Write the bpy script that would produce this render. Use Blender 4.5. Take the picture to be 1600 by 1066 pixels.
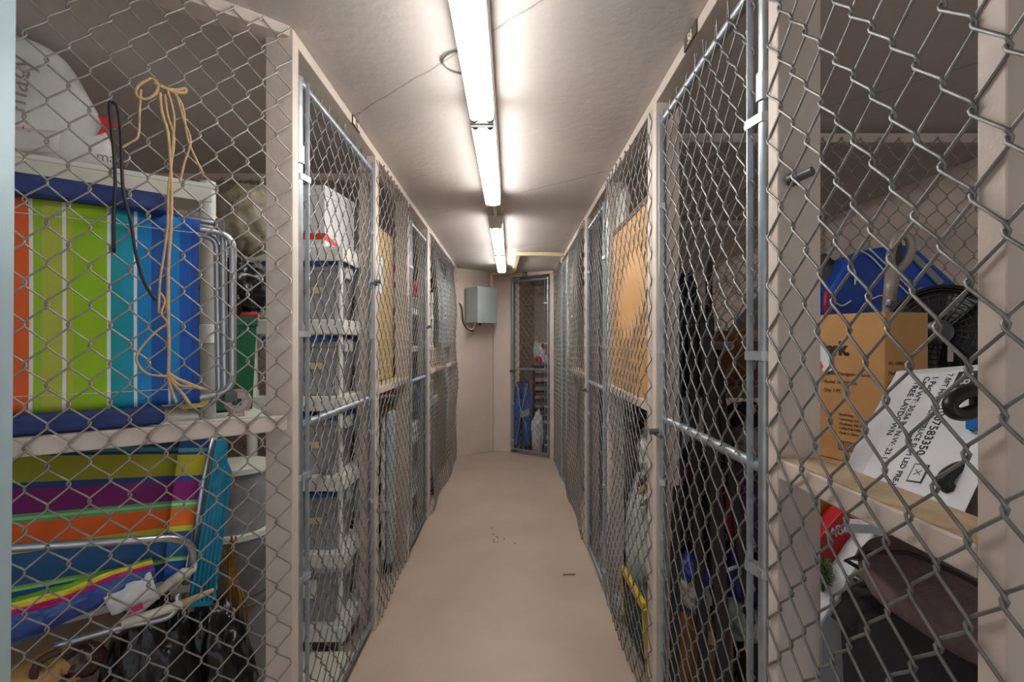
import bpy, bmesh, math, random
import numpy as np
from mathutils import Vector, Matrix, noise

scene = bpy.context.scene
for o in list(bpy.data.objects): bpy.data.objects.remove(o, do_unlink=True)
random.seed(7)
COL = scene.collection

# ------------------------------------------------------------------ camera, world, exposure
EYE = 1.5
cam_d = bpy.data.cameras.new('camera'); cam = bpy.data.objects.new('camera', cam_d); COL.objects.link(cam)
cam_d.sensor_width = 36; cam_d.lens = 18.0
cam.location = (0, 0, EYE); cam.rotation_euler = (math.pi/2, 0, 0)
cam_d.shift_x = 1/1600; cam_d.shift_y = 2/1600
cam_d.clip_start = 0.05
scene.camera = cam
w = bpy.data.worlds.new('world'); scene.world = w; w.use_nodes = True
w.node_tree.nodes['Background'].inputs[0].default_value = (.9, .95, 1, 1)
w.node_tree.nodes['Background'].inputs[1].default_value = 0.42
vs = scene.view_settings
vs.view_transform = 'Standard'; vs.look = 'None'; vs.gamma = 1; vs.use_curve_mapping = False
vs.exposure = 0.9
TUBE_POWER = 16.0

# ------------------------------------------------------------------ helpers
def lin(c):
    c = c/255.0
    return c/12.92 if c <= .04045 else ((c+.055)/1.055)**2.4
def L3(rgb): return (lin(rgb[0]), lin(rgb[1]), lin(rgb[2]), 1)
MATS = {}
def M(name, rgb, rough=.6, metal=0, var=.06, scale=8, bump=0, bscale=60, alpha=1, coat=0, spec=.5, trans=0):
    if name in MATS: return MATS[name]
    m = bpy.data.materials.new(name); m.use_nodes = True; MATS[name] = m
    nt = m.node_tree; N = nt.nodes; b = N['Principled BSDF']
    c = L3(rgb)
    b.inputs['Roughness'].default_value = rough; b.inputs['Metallic'].default_value = metal
    b.inputs['Alpha'].default_value = alpha; b.inputs['Coat Weight'].default_value = coat
    b.inputs['Specular IOR Level'].default_value = spec
    b.inputs['Transmission Weight'].default_value = trans
    b.inputs['Base Color'].default_value = c
    if var or bump:
        tc = N.new('ShaderNodeTexCoord')
    if var:
        n = N.new('ShaderNodeTexNoise'); n.inputs['Scale'].default_value = scale; n.inputs['Detail'].default_value = 5
        r = N.new('ShaderNodeValToRGB')
        r.color_ramp.elements[0].position = .3; r.color_ramp.elements[1].position = .7
        r.color_ramp.elements[0].color = tuple(max(0, x*(1-var*2)) for x in c[:3]) + (1,)
        r.color_ramp.elements[1].color = tuple(min(1, x*(1+var)) for x in c[:3]) + (1,)
        nt.links.new(tc.outputs['Object'], n.inputs['Vector']); nt.links.new(n.outputs['Fac'], r.inputs['Fac'])
        nt.links.new(r.outputs['Color'], b.inputs['Base Color'])
    if bump:
        n2 = N.new('ShaderNodeTexNoise'); n2.inputs['Scale'].default_value = bscale; n2.inputs['Detail'].default_value = 4
        bp = N.new('ShaderNodeBump'); bp.inputs['Strength'].default_value = bump; bp.inputs['Distance'].default_value = .01
        nt.links.new(tc.outputs['Object'], n2.inputs['Vector']); nt.links.new(n2.outputs['Fac'], bp.inputs['Height'])
        nt.links.new(bp.outputs['Normal'], b.inputs['Normal'])
    return m
def stripes(name, stops, axis='uv', rough=.75, x0=0, x1=1):
    """flat bands of printed cloth; stops = [(start fraction, rgb), ...] along uv.x / uv.y"""
    m = bpy.data.materials.new(name); m.use_nodes = True; nt = m.node_tree; N = nt.nodes; b = N['Principled BSDF']
    tc = N.new('ShaderNodeTexCoord'); sp = N.new('ShaderNodeSeparateXYZ'); r = N.new('ShaderNodeValToRGB')
    nt.links.new(tc.outputs['UV'], sp.inputs[0]); nt.links.new(sp.outputs[0 if axis == 'u' else 1], r.inputs['Fac'])
    cr = r.color_ramp; cr.interpolation = 'CONSTANT'
    while len(cr.elements) < len(stops): cr.elements.new(.5)
    for e, (p, c) in zip(cr.elements, stops): e.position = p; e.color = L3(c)
    wv = N.new('ShaderNodeTexNoise'); wv.inputs['Scale'].default_value = 420
    bp = N.new('ShaderNodeBump'); bp.inputs['Strength'].default_value = .25; bp.inputs['Distance'].default_value = .002
    nt.links.new(tc.outputs['Object'], wv.inputs['Vector']); nt.links.new(wv.outputs['Fac'], bp.inputs['Height'])
    nt.links.new(bp.outputs['Normal'], b.inputs['Normal'])
    nt.links.new(r.outputs['Color'], b.inputs['Base Color']); b.inputs['Roughness'].default_value = rough
    return m

def V(*a): return Vector(a)
def P(px, py, y):                    # point seen at a photo pixel, at depth y
    return Vector(((px-799)*y/800, y, EYE-(py-535)*y/800))
# frame of the angled cage front on the left: A corner post, E to the right along it, NN into the cage
PA = Vector((-.708, 1.648, 0)); PHI = math.atan2(.621, .784)
E = Vector((math.cos(PHI), math.sin(PHI), 0)); NN = Vector((-math.sin(PHI), math.cos(PHI), 0)); Z = Vector((0, 0, 1))
def PL(px, py, off):                 # the same on a plane parallel to that front, off metres behind it
    dx = (px-799)/800
    t = (PA.dot(NN)+off)/(dx*NN.x+NN.y)
    return Vector((t*dx, t, EYE-(py-535)/800*t))
def LOC(e, n, z): return Vector((PA.x, PA.y, 0)) + E*e + NN*n + Z*z

class MB:
    def __init__(s): s.v = []; s.f = []; s.uv = {}
    def add(s, vs, fs):
        k = len(s.v); s.v += [tuple(p) for p in vs]; s.f += [tuple(i+k for i in f) for f in fs]; return s
    def box(s, a, b):
        x0, y0, z0 = a; x1, y1, z1 = b
        return s.add([(x0,y0,z0),(x1,y0,z0),(x1,y1,z0),(x0,y1,z0),(x0,y0,z1),(x1,y0,z1),(x1,y1,z1),(x0,y1,z1)],
            [(3,2,1,0),(4,5,6,7),(0,1,5,4),(1,2,6,5),(2,3,7,6),(3,0,4,7)])
    def obox(s, c, ax, ay, az):      # oriented box: centre and three half-axis vectors
        c = Vector(c); vs = []
        for k in (-1, 1):
            for (i, j) in ((-1,-1),(1,-1),(1,1),(-1,1)): vs.append(c+ax*i+ay*j+az*k)
        return s.add(vs, [(3,2,1,0),(4,5,6,7),(0,1,5,4),(1,2,6,5),(2,3,7,6),(3,0,4,7)])
    def bar(s, p, q, w, d, up=None): # square bar from p to q, width w, depth d
        p = Vector(p); q = Vector(q); a = (q-p)
        t = a.normalized(); r = up if up else (Z if abs(t.z) < .9 else Vector((0,1,0)))
        x = t.cross(r).normalized(); y = x.cross(t)
        return s.obox((p+q)/2, x*w/2, y*d/2, a/2)
    def prism(s, pts, vec):          # outline polygon pushed along vec
        n = len(pts); pts = [Vector(p) for p in pts]; vec = Vector(vec)
        return s.add(pts+[p+vec for p in pts], [tuple(range(n)), tuple(range(2*n-1, n-1, -1))] +
                     [(i, i+n, (i+1) % n+n, (i+1) % n) for i in range(n)])
    def tube(s, pts, r, n=8, closed=False, caps=True):
        pts = [Vector(p) for p in pts]; m = len(pts); rs = r if isinstance(r, (list, tuple)) else [r]*m
        k0 = len(s.v); nrm = None
        for i, p in enumerate(pts):
            if closed: t = pts[(i+1) % m]-pts[i-1]
            else: t = pts[min(i+1, m-1)]-pts[max(i-1, 0)]
            t.normalize()
            if nrm is None: nrm = t.orthogonal().normalized()
            else:
                nrm = nrm-t*nrm.dot(t)
                nrm = nrm.normalized() if nrm.length > 1e-6 else t.orthogonal().normalized()
            b = t.cross(nrm)
            for j in range(n):
                a = 2*math.pi*j/n; s.v.append(tuple(p+(nrm*math.cos(a)+b*math.sin(a))*rs[i]))
        for i in range(m if closed else m-1):
            for j in range(n):
                i2 = (i+1) % m
                s.f.append((k0+i*n+j, k0+i*n+(j+1) % n, k0+i2*n+(j+1) % n, k0+i2*n+j))
        if caps and not closed:
            s.f.append(tuple(k0+j for j in range(n-1, -1, -1))); s.f.append(tuple(k0+(m-1)*n+j for j in range(n)))
        return s
    def lathe(s, base, axis, prof, n=20, sx=1, xdir=None):  # prof = [(radius, height along axis)]
        base = Vector(base); axis = Vector(axis).normalized(); x = (xdir or axis.orthogonal()).normalized(); y = axis.cross(x); k0 = len(s.v)
        for (r, h) in prof:
            for j in range(n):
                a = 2*math.pi*j/n; s.v.append(tuple(base+axis*h+x*math.cos(a)*r*sx+y*math.sin(a)*r))
        for i in range(len(prof)-1):
            for j in range(n): s.f.append((k0+i*n+j, k0+i*n+(j+1) % n, k0+(i+1)*n+(j+1) % n, k0+(i+1)*n+j))
        s.f.append(tuple(k0+j for j in range(n-1, -1, -1))); s.f.append(tuple(k0+(len(prof)-1)*n+j for j in range(n)))
        return s
    def loft(s, rings):              # rings of equal point count, capped
        n = len(rings[0]); k0 = len(s.v)
        for r in rings: s.v += [tuple(p) for p in r]
        for i in range(len(rings)-1):
            for j in range(n): s.f.append((k0+i*n+j, k0+i*n+(j+1) % n, k0+(i+1)*n+(j+1) % n, k0+(i+1)*n+j))
        s.f.append(tuple(k0+j for j in range(n-1, -1, -1))); s.f.append(tuple(k0+(len(rings)-1)*n+j for j in range(n)))
        return s
    def patch(s, tl, tr, bl, br, nu, nv, fn, thick):  # cloth patch with uv; fn(u, v) = offset vector; closed back by thick vector
        k0 = len(s.v); tl, tr, bl, br = map(Vector, (tl, tr, bl, br)); thick = Vector(thick)
        for side in (0, 1):
            for j in range(nv+1):
                for i in range(nu+1):
                    u = i/nu; v = j/nv
                    p = (tl*(1-u)+tr*u)*(1-v)+(bl*(1-u)+br*u)*v+fn(u, v)+thick*side
                    s.uv[len(s.v)] = (u, v); s.v.append(tuple(p))
        w_ = nu+1; off = w_*(nv+1)
        for j in range(nv):
            for i in range(nu):
                a = k0+j*w_+i; s.f.append((a, a+w_, a+w_+1, a+1)); a += off; s.f.append((a, a+1, a+w_+1, a+w_))
        for i in range(nu):
            for a in (k0+i,): s.f.append((a, a+1, a+1+off, a+off))
            a = k0+nv*w_+i; s.f.append((a, a+off, a+1+off, a+1))
        for j in range(nv):
            a = k0+j*w_; s.f.append((a, a+off, a+w_+off, a+w_))
            a = k0+j*w_+nu; s.f.append((a, a+w_, a+w_+off, a+off))
        return s
    def blob(s, c, rad, seed=0, amp=.2, freq=2.2, sub=3, flat=None, ridge=False, pw=1.0):
        bm = bmesh.new(); bmesh.ops.create_icosphere(bm, subdivisions=sub, radius=1)
        c = Vector(c); sd = Vector((seed*3.7, seed*1.3, -seed*2.1)); out = []
        for v in bm.verts:
            d = v.co.normalized()
            q = noise.fractal(d*freq+sd, 1.0, 2.0, 4)
            if ridge: q = (.5-abs(q))*1.4
            p = Vector([math.copysign(abs(t)**pw, t) for t in d])*(1+amp*q)
            w_ = Vector((p.x*rad[0], p.y*rad[1], p.z*rad[2]))+c
            if flat is not None and w_.z < flat: w_.z = flat
            out.append(w_)
        fs = [tuple(v.index for v in f.verts) for f in bm.faces]; bm.free()
        return s.add(out, fs)
    def build(s, name, mat, parent=None, smooth=False, bevel=0, bseg=2, label=None, kind=None, sub=0):
        me = bpy.data.meshes.new(name)
        vs_ = np.array(s.v, dtype=float)
        o = bpy.data.objects.new(name, me); COL.objects.link(o)
        if parent is None:
            lo = vs_.min(0); hi = vs_.max(0); c = np.array([(lo[0]+hi[0])/2, (lo[1]+hi[1])/2, lo[2]])
            vs_ = vs_-c; o.location = tuple(c)
        else:
            root = parent
            while root.parent: root = root.parent
            mat_i = Matrix.LocRotScale(root.location, root.rotation_euler, None)
            if parent is not root: pass
            # a part sits in its root's frame; a mesh root carries only a location
            mi = np.array(mat_i.inverted()); vs_ = vs_@mi[:3, :3].T+mi[:3, 3]
            o.parent = parent
        me.from_pydata(vs_.tolist(), [], s.f); me.materials.append(mat)
        if s.uv:
            ul = me.uv_layers.new(name='UVMap')
            for lp in me.loops: ul.data[lp.index].uv = s.uv.get(lp.vertex_index, (0, 0))
        if smooth:
            me.polygons.foreach_set('use_smooth', [True]*len(me.polygons))
            if smooth == 'auto': me.set_sharp_from_angle(angle=math.radians(40))
        me.update()
        if bevel:
            b = o.modifiers.new('bevel', 'BEVEL'); b.width = bevel; b.segments = bseg; b.limit_method = 'ANGLE'
        if sub:
            b = o.modifiers.new('sub', 'SUBSURF'); b.levels = sub; b.render_levels = sub
        if label: o['label'] = label
        if kind: o['kind'] = kind
        return o
def tag(o, label, cat, group=None):
    o['label'] = label; o['category'] = cat
    if group: o['group'] = group
    return o
def thing(name, label, cat, loc=(0,0,0), rotz=0, group=None):
    o = bpy.data.objects.new(name, None); COL.objects.link(o); o.empty_display_size = .05
    o.location = loc; o.rotation_euler = (0, 0, rotz)
    return tag(o, label, cat, group)
def struct(o): o['kind'] = 'structure'; return o
def arc(c, x, y, r, a0, a1, n=6):
    c = Vector(c); return [c+Vector(x)*r*math.cos(math.radians(a0+(a1-a0)*i/n))+Vector(y)*r*math.sin(math.radians(a0+(a1-a0)*i/n)) for i in range(n+1)]
def rounded(pts, r, n=4):            # polyline with rounded corners
    pts = [Vector(p) for p in pts]; out = [pts[0]]
    for a, b, c in zip(pts, pts[1:], pts[2:]):
        d1 = (a-b); d2 = (c-b); rr = min(r, d1.length*.45, d2.length*.45)
        p = b+d1.normalized()*rr; q = b+d2.normalized()*rr
        for i in range(n+1):
            t = i/n; out.append(p*(1-t)**2+b*2*t*(1-t)+q*t*t)
    out.append(pts[-1]); return out
def lettering(body, size, origin, xd, yd, mat, parent, name='lettering', align='LEFT', spacing=1, bold=0):
    cu = bpy.data.curves.new('t', 'FONT'); cu.body = body; cu.size = size; cu.extrude = .0004; cu.align_x = align
    cu.space_character = spacing; cu.offset = bold; cu.resolution_u = 3
    t = bpy.data.objects.new('t', cu); COL.objects.link(t)
    dg = bpy.context.evaluated_depsgraph_get(); me = bpy.data.meshes.new_from_object(t.evaluated_get(dg))
    bpy.data.objects.remove(t); bpy.data.curves.remove(cu)
    xd = Vector(xd).normalized(); yd = Vector(yd); yd = (yd-xd*yd.dot(xd)).normalized(); zd = xd.cross(yd)
    m = Matrix(((xd.x, yd.x, zd.x, origin[0]), (xd.y, yd.y, zd.y, origin[1]), (xd.z, yd.z, zd.z, origin[2]), (0,0,0,1)))
    root = parent
    while root.parent: root = root.parent
    me.transform(Matrix.LocRotScale(root.location, root.rotation_euler, None).inverted() @ m)
    me.materials.clear(); me.materials.append(mat); me.name = name
    o = bpy.data.objects.new(name, me); COL.objects.link(o); o.parent = parent
    return o

# ------------------------------------------------------------------ materials of the place
PAINT = M('painted_lumber', (209, 195, 183), .55, var=.05, scale=6, bump=.12, bscale=45)
RAWTOP = M('bare_lumber', (196, 172, 138), .75, var=.14, scale=14, bump=.15)
WALLM = M('painted_wall', (222, 205, 192), .6, var=.03, scale=3, bump=.2, bscale=38)
GALV = M('galvanised_pipe', (172, 180, 186), .42, .75, var=.1, scale=24)
BAND = M('steel_band', (188, 194, 198), .4, .6, var=.08, scale=30)
WIRE = M('chain_wire', (146, 145, 142), .5, .7, var=.14, scale=30)
WIRED = M('chain_wire_dull', (165, 160, 152), .5, .6, var=.14, scale=30)
def floor_mat():
    m = M('floor_paint', (185, 167, 151), .45, var=.06, scale=2.2, bump=.05, bscale=16, coat=0)
    return m
def ceiling_mat():
    m = M('ceiling_concrete', (203, 195, 188), .85, var=.03, scale=2.5, bump=.22, bscale=26, spec=.15)
    nt = m.node_tree; N = nt.nodes; b = N['Principled BSDF']
    tc = N.new('ShaderNodeTexCoord'); sp = N.new('ShaderNodeSeparateXYZ'); nt.links.new(tc.outputs['Object'], sp.inputs[0])
    nz = N.new('ShaderNodeTexNoise'); nz.inputs['Scale'].default_value = 5; nz.inputs['Detail'].default_value = 6; nt.links.new(tc.outputs['Object'], nz.inputs[0])
    def math_(op, a, bb=None, c=None):
        n = N.new('ShaderNodeMath'); n.operation = op
        for i, q in enumerate((a, bb, c)):
            if q is None: continue
            if isinstance(q, (int, float)): n.inputs[i].default_value = q
            else: nt.links.new(q, n.inputs[i])
        return n.outputs[0]
    s = math_('ADD', math_('MULTIPLY', sp.outputs[0], .72), math_('MULTIPLY', sp.outputs[1], .69))
    s = math_('ADD', s, math_('MULTIPLY', nz.outputs[0], .03))
    s = math_('ADD', s, 10-1.085)
    fr = math_('ABSOLUTE', math_('SUBTRACT', math_('FRACT', math_('ADD', math_('DIVIDE', s, 1.25), .5)), .5))
    n3 = N.new('ShaderNodeTexNoise'); n3.inputs['Scale'].default_value = 60; nt.links.new(tc.outputs['Object'], n3.inputs[0])
    wid = math_('MULTIPLY', n3.outputs[0], .006)
    crack = math_('LESS_THAN', fr, wid)
    # pits and plaster blobs
    vo = N.new('ShaderNodeTexVoronoi'); vo.inputs['Scale'].default_value = 7; nt.links.new(tc.outputs['Object'], vo.inputs['Vector'])
    pit = math_('LESS_THAN', vo.outputs['Distance'], .035)
    dark = math_('MAXIMUM', math_('MULTIPLY', crack, .45), math_('MULTIPLY', pit, .18))
    mx = N.new('ShaderNodeMixRGB'); mx.inputs[2].default_value = L3((110, 98, 88)); nt.links.new(dark, mx.inputs[0])
    old = b.inputs['Base Color'].links[0].from_socket; nt.links.new(old, mx.inputs[1]); nt.links.new(mx.outputs[0], b.inputs['Base Color'])
    b2 = N.new('ShaderNodeBump'); b2.inputs['Strength'].default_value = .7; b2.inputs['Distance'].default_value = .012
    hgt = math_('SUBTRACT', 1.0, math_('MAXIMUM', crack, pit)); nt.links.new(hgt, b2.inputs['Height'])
    nt.links.new(b.inputs['Normal'].links[0].from_socket, b2.inputs['Normal']); nt.links.new(b2.outputs['Normal'], b.inputs['Normal'])
    return m
FLOOR = floor_mat(); CEIL = ceiling_mat()

# ------------------------------------------------------------------ the shell
XL, XR = -.706, .545
WL, WR = -2.45, 2.36          # outer walls behind the cages
def ceil_z(x, y):
    xx = max(-.80, min(.64, x))
    return 2.487-.055*xx-.006*y
struct(MB().box((WL-.1, -1.5, -.12), (WR+.1, 9.6, 0)).build('floor', FLOOR))
def ceiling():
    xs = [WL-.1, -.80, .64, WR+.1]; ys = [-1.5, 9.6]; mb = MB(); vs_ = []
    for top in (0, .15):
        for y in ys:
            for x in xs: vs_.append((x, y, ceil_z(x, y)+top))
    f = []
    for i in range(3): f += [(i, i+1, i+5, i+4), (8+i, 12+i, 13+i, 9+i), (i, 8+i, 9+i, i+1), (4+i, 5+i, 13+i, 12+i)]
    f += [(0, 4, 12, 8), (3, 11, 15, 7)]
    mb.add(vs_, f); o = mb.build('ceiling', CEIL)
    # keep world coordinates in the object's texture space
    off = o.location.copy(); o.data.transform(Matrix.Translation(off)); o.location = (0, 0, 0)
    return struct(o)
ceiling()
struct(MB().box((WL-.1, -1.5, 0), (WL, 9.6, 2.62)).build('wall_left', WALLM))
struct(MB().box((WR, -1.5, 0), (WR+.1, 9.6, 2.45)).build('wall_right', WALLM))
struct(MB().box((WL, 9.5, 0), (WR, 9.6, 2.5)).build('wall_far', WALLM))
# end of the aisle: three facets (wall, short return, framed gate opening)
K0, K1, K2, K3 = V(-.717, 6.59, 0), V(-.252, 7.07, 0), V(-.02, 7.02, 0), V(.52, 6.59, 0)
def wall_seg(name, a, b, z0, z1, th=.1):
    d = (b-a).normalized(); n = V(-d.y, d.x, 0)
    if n.y < 0: n = -n
    mb = MB().prism([a+Z*z0, b+Z*z0, b+n*th+Z*z0, a+n*th+Z*z0], Z*(z1-z0))
    return struct(mb.build(name, WALLM, bevel=.004))
wall_seg('wall_end', K0+V(-.12, -.0, 0), K1, 0, 2.475)
wall_seg('wall_end_return', K1, K2+V(.0, 0, 0), 0, 2.462)
# the pale blue metal jamb of the doorway the view is taken from
jb = MB(); jb.prism([V(-1.016, .92, -.0), V(-.944, .92, 0), V(-.954, .97, 0), V(-1.016, .97, 0)], V(.020, 0, 2.5))
jb.prism([V(-.968, .912, 0), V(-.953, .912, 0), V(-.953, .92, 0), V(-.968, .92, 0)], V(.020, 0, 2.5))
struct(jb.build('trim_1', M('jamb_paint', (172, 196, 204), .4, .1, var=.05, scale=5), bevel=.003))

# ------------------------------------------------------------------ chain link
MW, MH, WR_ = .082, .100, .0024      # diamond width, height, wire radius
def chain(name, parent, org, e, width, z0, z1, nrm, mat=WIRE, sides=5, seed=0, bulge=.006, r=WR_, ztop=None, zbot=None):
    """flattened spirals hooked into each other, hung side by side along e from org"""
    org = Vector(org); e = Vector(e); nrm = Vector(nrm); rnd = random.Random(seed)
    nw = max(1, int(width/(MW/2)))
    ms = width/nw
    nh = int((z1-z0)/(MH/2)); hs = (z1-z0)/nh
    allv = []; allf = []; k0 = 0
    ph = [rnd.uniform(0, 6.28) for _ in range(4)]
    for i in range(nw):
        pts = []
        for k in range(nh+1):
            right = (k+i) % 2
            u0 = i*ms+(ms+r*.9 if right else -r*.9)
            v0 = z0+k*hs
            dv = hs*.10
            # just below and just above the bend; the rising leg to the right lies in front
            wb = -r if not right else r       # leg arriving from below
            wa = r if not right else -r       # leg leaving upward
            inn = -r*1.2 if right else r*1.2
            if k > 0: pts.append((u0+inn, v0-dv*1.6, wb)); pts.append((u0, v0-dv*.35, wb*.7))
            if k < nh: pts.append((u0, v0+dv*.35, wa*.7)); pts.append((u0+inn, v0+dv*1.6, wa))
        if ztop: pts.append((pts[-1][0]+rnd.uniform(-.012, .012), pts[-1][1]+ztop*rnd.uniform(.6, 1.1), rnd.uniform(-.006, .006)))
        p = np.array(pts); n = len(p)
        bl = bulge*(np.sin(p[:, 0]*5+ph[0]+p[:, 1]*2.3)+np.sin(p[:, 1]*7.1+ph[1]))*np.clip((p[:, 0])*(width-p[:, 0])*14, 0, 1)
        jit = .0016*np.sin(p[:, 1]*31+ph[2]+i*2.1)
        p[:, 2] += bl; p[:, 0] += jit
        X = np.outer(p[:, 0], np.array(e))+np.outer(p[:, 2], np.array(nrm))+np.array(org)
        X[:, 2] += p[:, 1]
        T = np.gradient(X, axis=0); T /= np.linalg.norm(T, axis=1)[:, None]
        nn = np.array(nrm)[None, :]-T*(T@np.array(nrm))[:, None]; nn /= np.linalg.norm(nn, axis=1)[:, None]
        bb = np.cross(T, nn)
        an = np.arange(sides)*2*math.pi/sides
        ring = X[:, None, :]+r*(np.cos(an)[None, :, None]*nn[:, None, :]+np.sin(an)[None, :, None]*bb[:, None, :])
        allv.append(ring.reshape(-1, 3))
        a = np.arange(n-1)[:, None]*sides; j = np.arange(sides)[None, :]; j2 = (j+1) % sides
        fq = np.stack([a+j, a+j2, a+sides+j2, a+sides+j], axis=-1).reshape(-1, 4)+k0
        allf.append(fq); k0 += n*sides
    vs_ = np.concatenate(allv); fs = np.concatenate(allf)
    root = parent
    while root.parent: root = root.parent
    mi = np.array(Matrix.LocRotScale(root.location, root.rotation_euler, None).inverted()); vs_ = vs_@mi[:3, :3].T+mi[:3, 3]
    me = bpy.data.meshes.new(name); me.vertices.add(len(vs_)); me.vertices.foreach_set('co', vs_.ravel())
    me.loops.add(fs.size); me.loops.foreach_set('vertex_index', fs.ravel().astype(np.int32))
    me.polygons.add(len(fs)); me.polygons.foreach_set('loop_start', (np.arange(len(fs))*4).astype(np.int32))
    me.polygons.foreach_set('use_smooth', [True]*len(fs)); me.update(calc_edges=True); me.validate()
    me.materials.append(mat)
    o = bpy.data.objects.new(name, me); COL.objects.link(o); o.parent = parent; o['kind'] = 'stuff'
    return o

# ------------------------------------------------------------------ timber fronts of the cages
RZ0, RZ1 = 1.222, 1.262
def stud(parent, x, y0, y1, side, z1=None, z0=0):    # upright whose edge lies on the aisle plane
    x1 = x+side*.089; zt = z1 or ceil_z(x, y0)-.038
    return MB().box((min(x, x1), y0, z0), (max(x, x1), y1, zt)).build('post', PAINT, parent, bevel=.003)
def plate(parent, x, y0, y1, side):                  # flat top plate that follows the ceiling
    x1 = x+side*.089; pts = []
    for (yy, zz) in ((y0, ceil_z(x, y0)), (y1, ceil_z(x, y1)), (y1, ceil_z(x, y1)-.04), (y0, ceil_z(x, y0)-.04)): pts.append(V(x, yy, zz-.001))
    return MB().prism(pts, V(x1-x, 0, -.001)).build('top_plate', PAINT, parent, bevel=.003)
def rail(parent, x, y0, y1, side):
    x1 = x+side*.089
    o = MB().box((min(x, x1), y0, RZ0), (max(x, x1), y1, RZ1)).build('mid_rail', PAINT, parent, bevel=.003)
    MB().box((min(x, x1)+.004, y0+.001, RZ1), (max(x, x1)-.004, y1-.001, RZ1+.002)).build('bare_top_face', RAWTOP, o)
    return o

lf = thing('wire_partition', 'long cream timber cage front with chain link along the left of the aisle', 'partition', (XL, 3.9, 0))
plate(lf, XL, 1.655, 6.60, -1)
for a, b in ((1.655, 1.70), (2.665, 2.728), (3.50, 3.54), (4.33, 4.40), (4.41, 4.47), (6.50, 6.545)): stud(lf, XL, a, b, -1)
rail(lf, XL, 2.728, 3.50, -1); rail(lf, XL, 4.47, 6.50, -1)
chain('chain_link', lf, (XL+.005, 2.675, .015), (0, 1, 0), .90, 0, 2.44, (1, 0, 0), seed=3, bulge=.008)
chain('chain_link', lf, (XL+.005, 4.42, .015), (0, 1, 0), 2.10, 0, 2.43, (1, 0, 0), seed=4, bulge=.015, sides=4)

rf = thing('wire_partition', 'long cream timber cage front with chain link along the right of the aisle', 'partition', (XR, 3.1, 0))
plate(rf, XR, .30, 6.55, 1)
for a, b in ((.562, .600), (1.048, 1.088), (1.93, 1.985), (1.995, 2.05), (2.88, 2.92), (3.69, 3.76), (3.77, 3.84), (4.93, 4.97), (5.55, 5.60), (6.45, 6.49)): stud(rf, XR, a, b, 1)
stud(rf, XR, .30, .34, 1); rail(rf, XR, .600, 1.048, 1); rail(rf, XR, 2.05, 2.88, 1); rail(rf, XR, 3.84, 4.93, 1)
chain('chain_link', rf, (XR-.005, .47, .01), (0, 1, 0), .605, 0, 2.42, (-1, 0, 0), seed=5, sides=8, bulge=.004)
chain('chain_link', rf, (XR-.005, 1.98, .01), (0, 1, 0), .95, 0, 2.40, (-1, 0, 0), seed=6, bulge=.012)
chain('chain_link', rf, (XR-.005, 3.78, .01), (0, 1, 0), 1.19, 0, 2.40, (-1, 0, 0), seed=8, bulge=.012, sides=4)
chain('chain_link', rf, (XR-.005, 5.56, .01), (0, 1, 0), .92, 0, 2.40, (-1, 0, 0), seed=9, sides=4)
# short steel pipe stub through the nearest right-hand post
pb = thing('pipe_stub', 'short galvanised pipe stub poking out of the right cage post', 'pipe', (.66, 1.03, 1.80))
MB().tube([P(1238, 281, 1.04), P(1270, 267, 1.005)], .0095, 12).build('pipe', M('dull_steel', (120, 120, 118), .5, .6), pb, smooth='auto')
MB().tube([P(1235, 282, 1.046), P(1243, 279, 1.035)], .014, 12).build('collar', M('dark_steel', (92, 92, 90), .5, .6), pb, smooth='auto')

# angled cage front at the left edge
af = thing('wire_partition', 'angled chain-link cage front in front of the striped beach chairs', 'partition', (PA.x, PA.y, 0), PHI)
def lbox(mb, e0, e1, n0, n1, z0, z1): return mb.prism([LOC(e0, n0, z0), LOC(e1, n0, z0), LOC(e1, n1, z0), LOC(e0, n1, z0)], Z*(z1-z0))
lbox(MB(), -.98, -.005, .0, .089, 2.485, 2.523).build('top_plate', PAINT, af, bevel=.003)
lbox(MB(), -.98, -.012, -.0, .040, RZ0-.005, RZ1+.002).build('mid_rail', PAINT, af, bevel=.003)
lbox(MB(), -1.02, -.98, .0, .089, 0, 2.50).build('post', PAINT, af, bevel=.003)
chain('chain_link', af, LOC(-.955, -.007, .02), E, .95, 0, 2.49, -NN, mat=WIRED, seed=11, sides=8, bulge=.003)

# timber-and-wire dividers between the cages
def divider(label, x0, x1, y, zt, seed, mid=None, zh=.04):
    d = thing('cage_divider', label, 'partition', ((x0+x1)/2, y, 0))
    MB().box((x0, y, zt-zh), (x1, y+.04, zt)).build('top_plate', PAINT, d, bevel=.003)
    if mid: MB().box((x0, y, mid-.04), (x1, y+.04, mid)).build('mid_rail', PAINT, d, bevel=.003)
    chain('chain_link', d, (x0, y-.006, .01), (1, 0, 0), x1-x0, 0, zt-.03, (0, -1, 0), mat=WIRED, seed=seed, sides=4)
    MB().box((x1-.04 if x0 > 0 else x0, y, 0), (x1 if x0 > 0 else x0+.04, y+.089, zt-zh)).build('post', PAINT, d, bevel=.003)
divider('wire divider behind the cardboard vacuum carton in the near right cage', .635, WR, 2.20, 2.40, 21)
divider('farther wire divider seen through the near right gate', .635, WR, 3.86, 2.42, 22)
divider('wire divider behind the white drawer shelves in the left cage', WL, -.797, 2.80, 2.425, 23)
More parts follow.
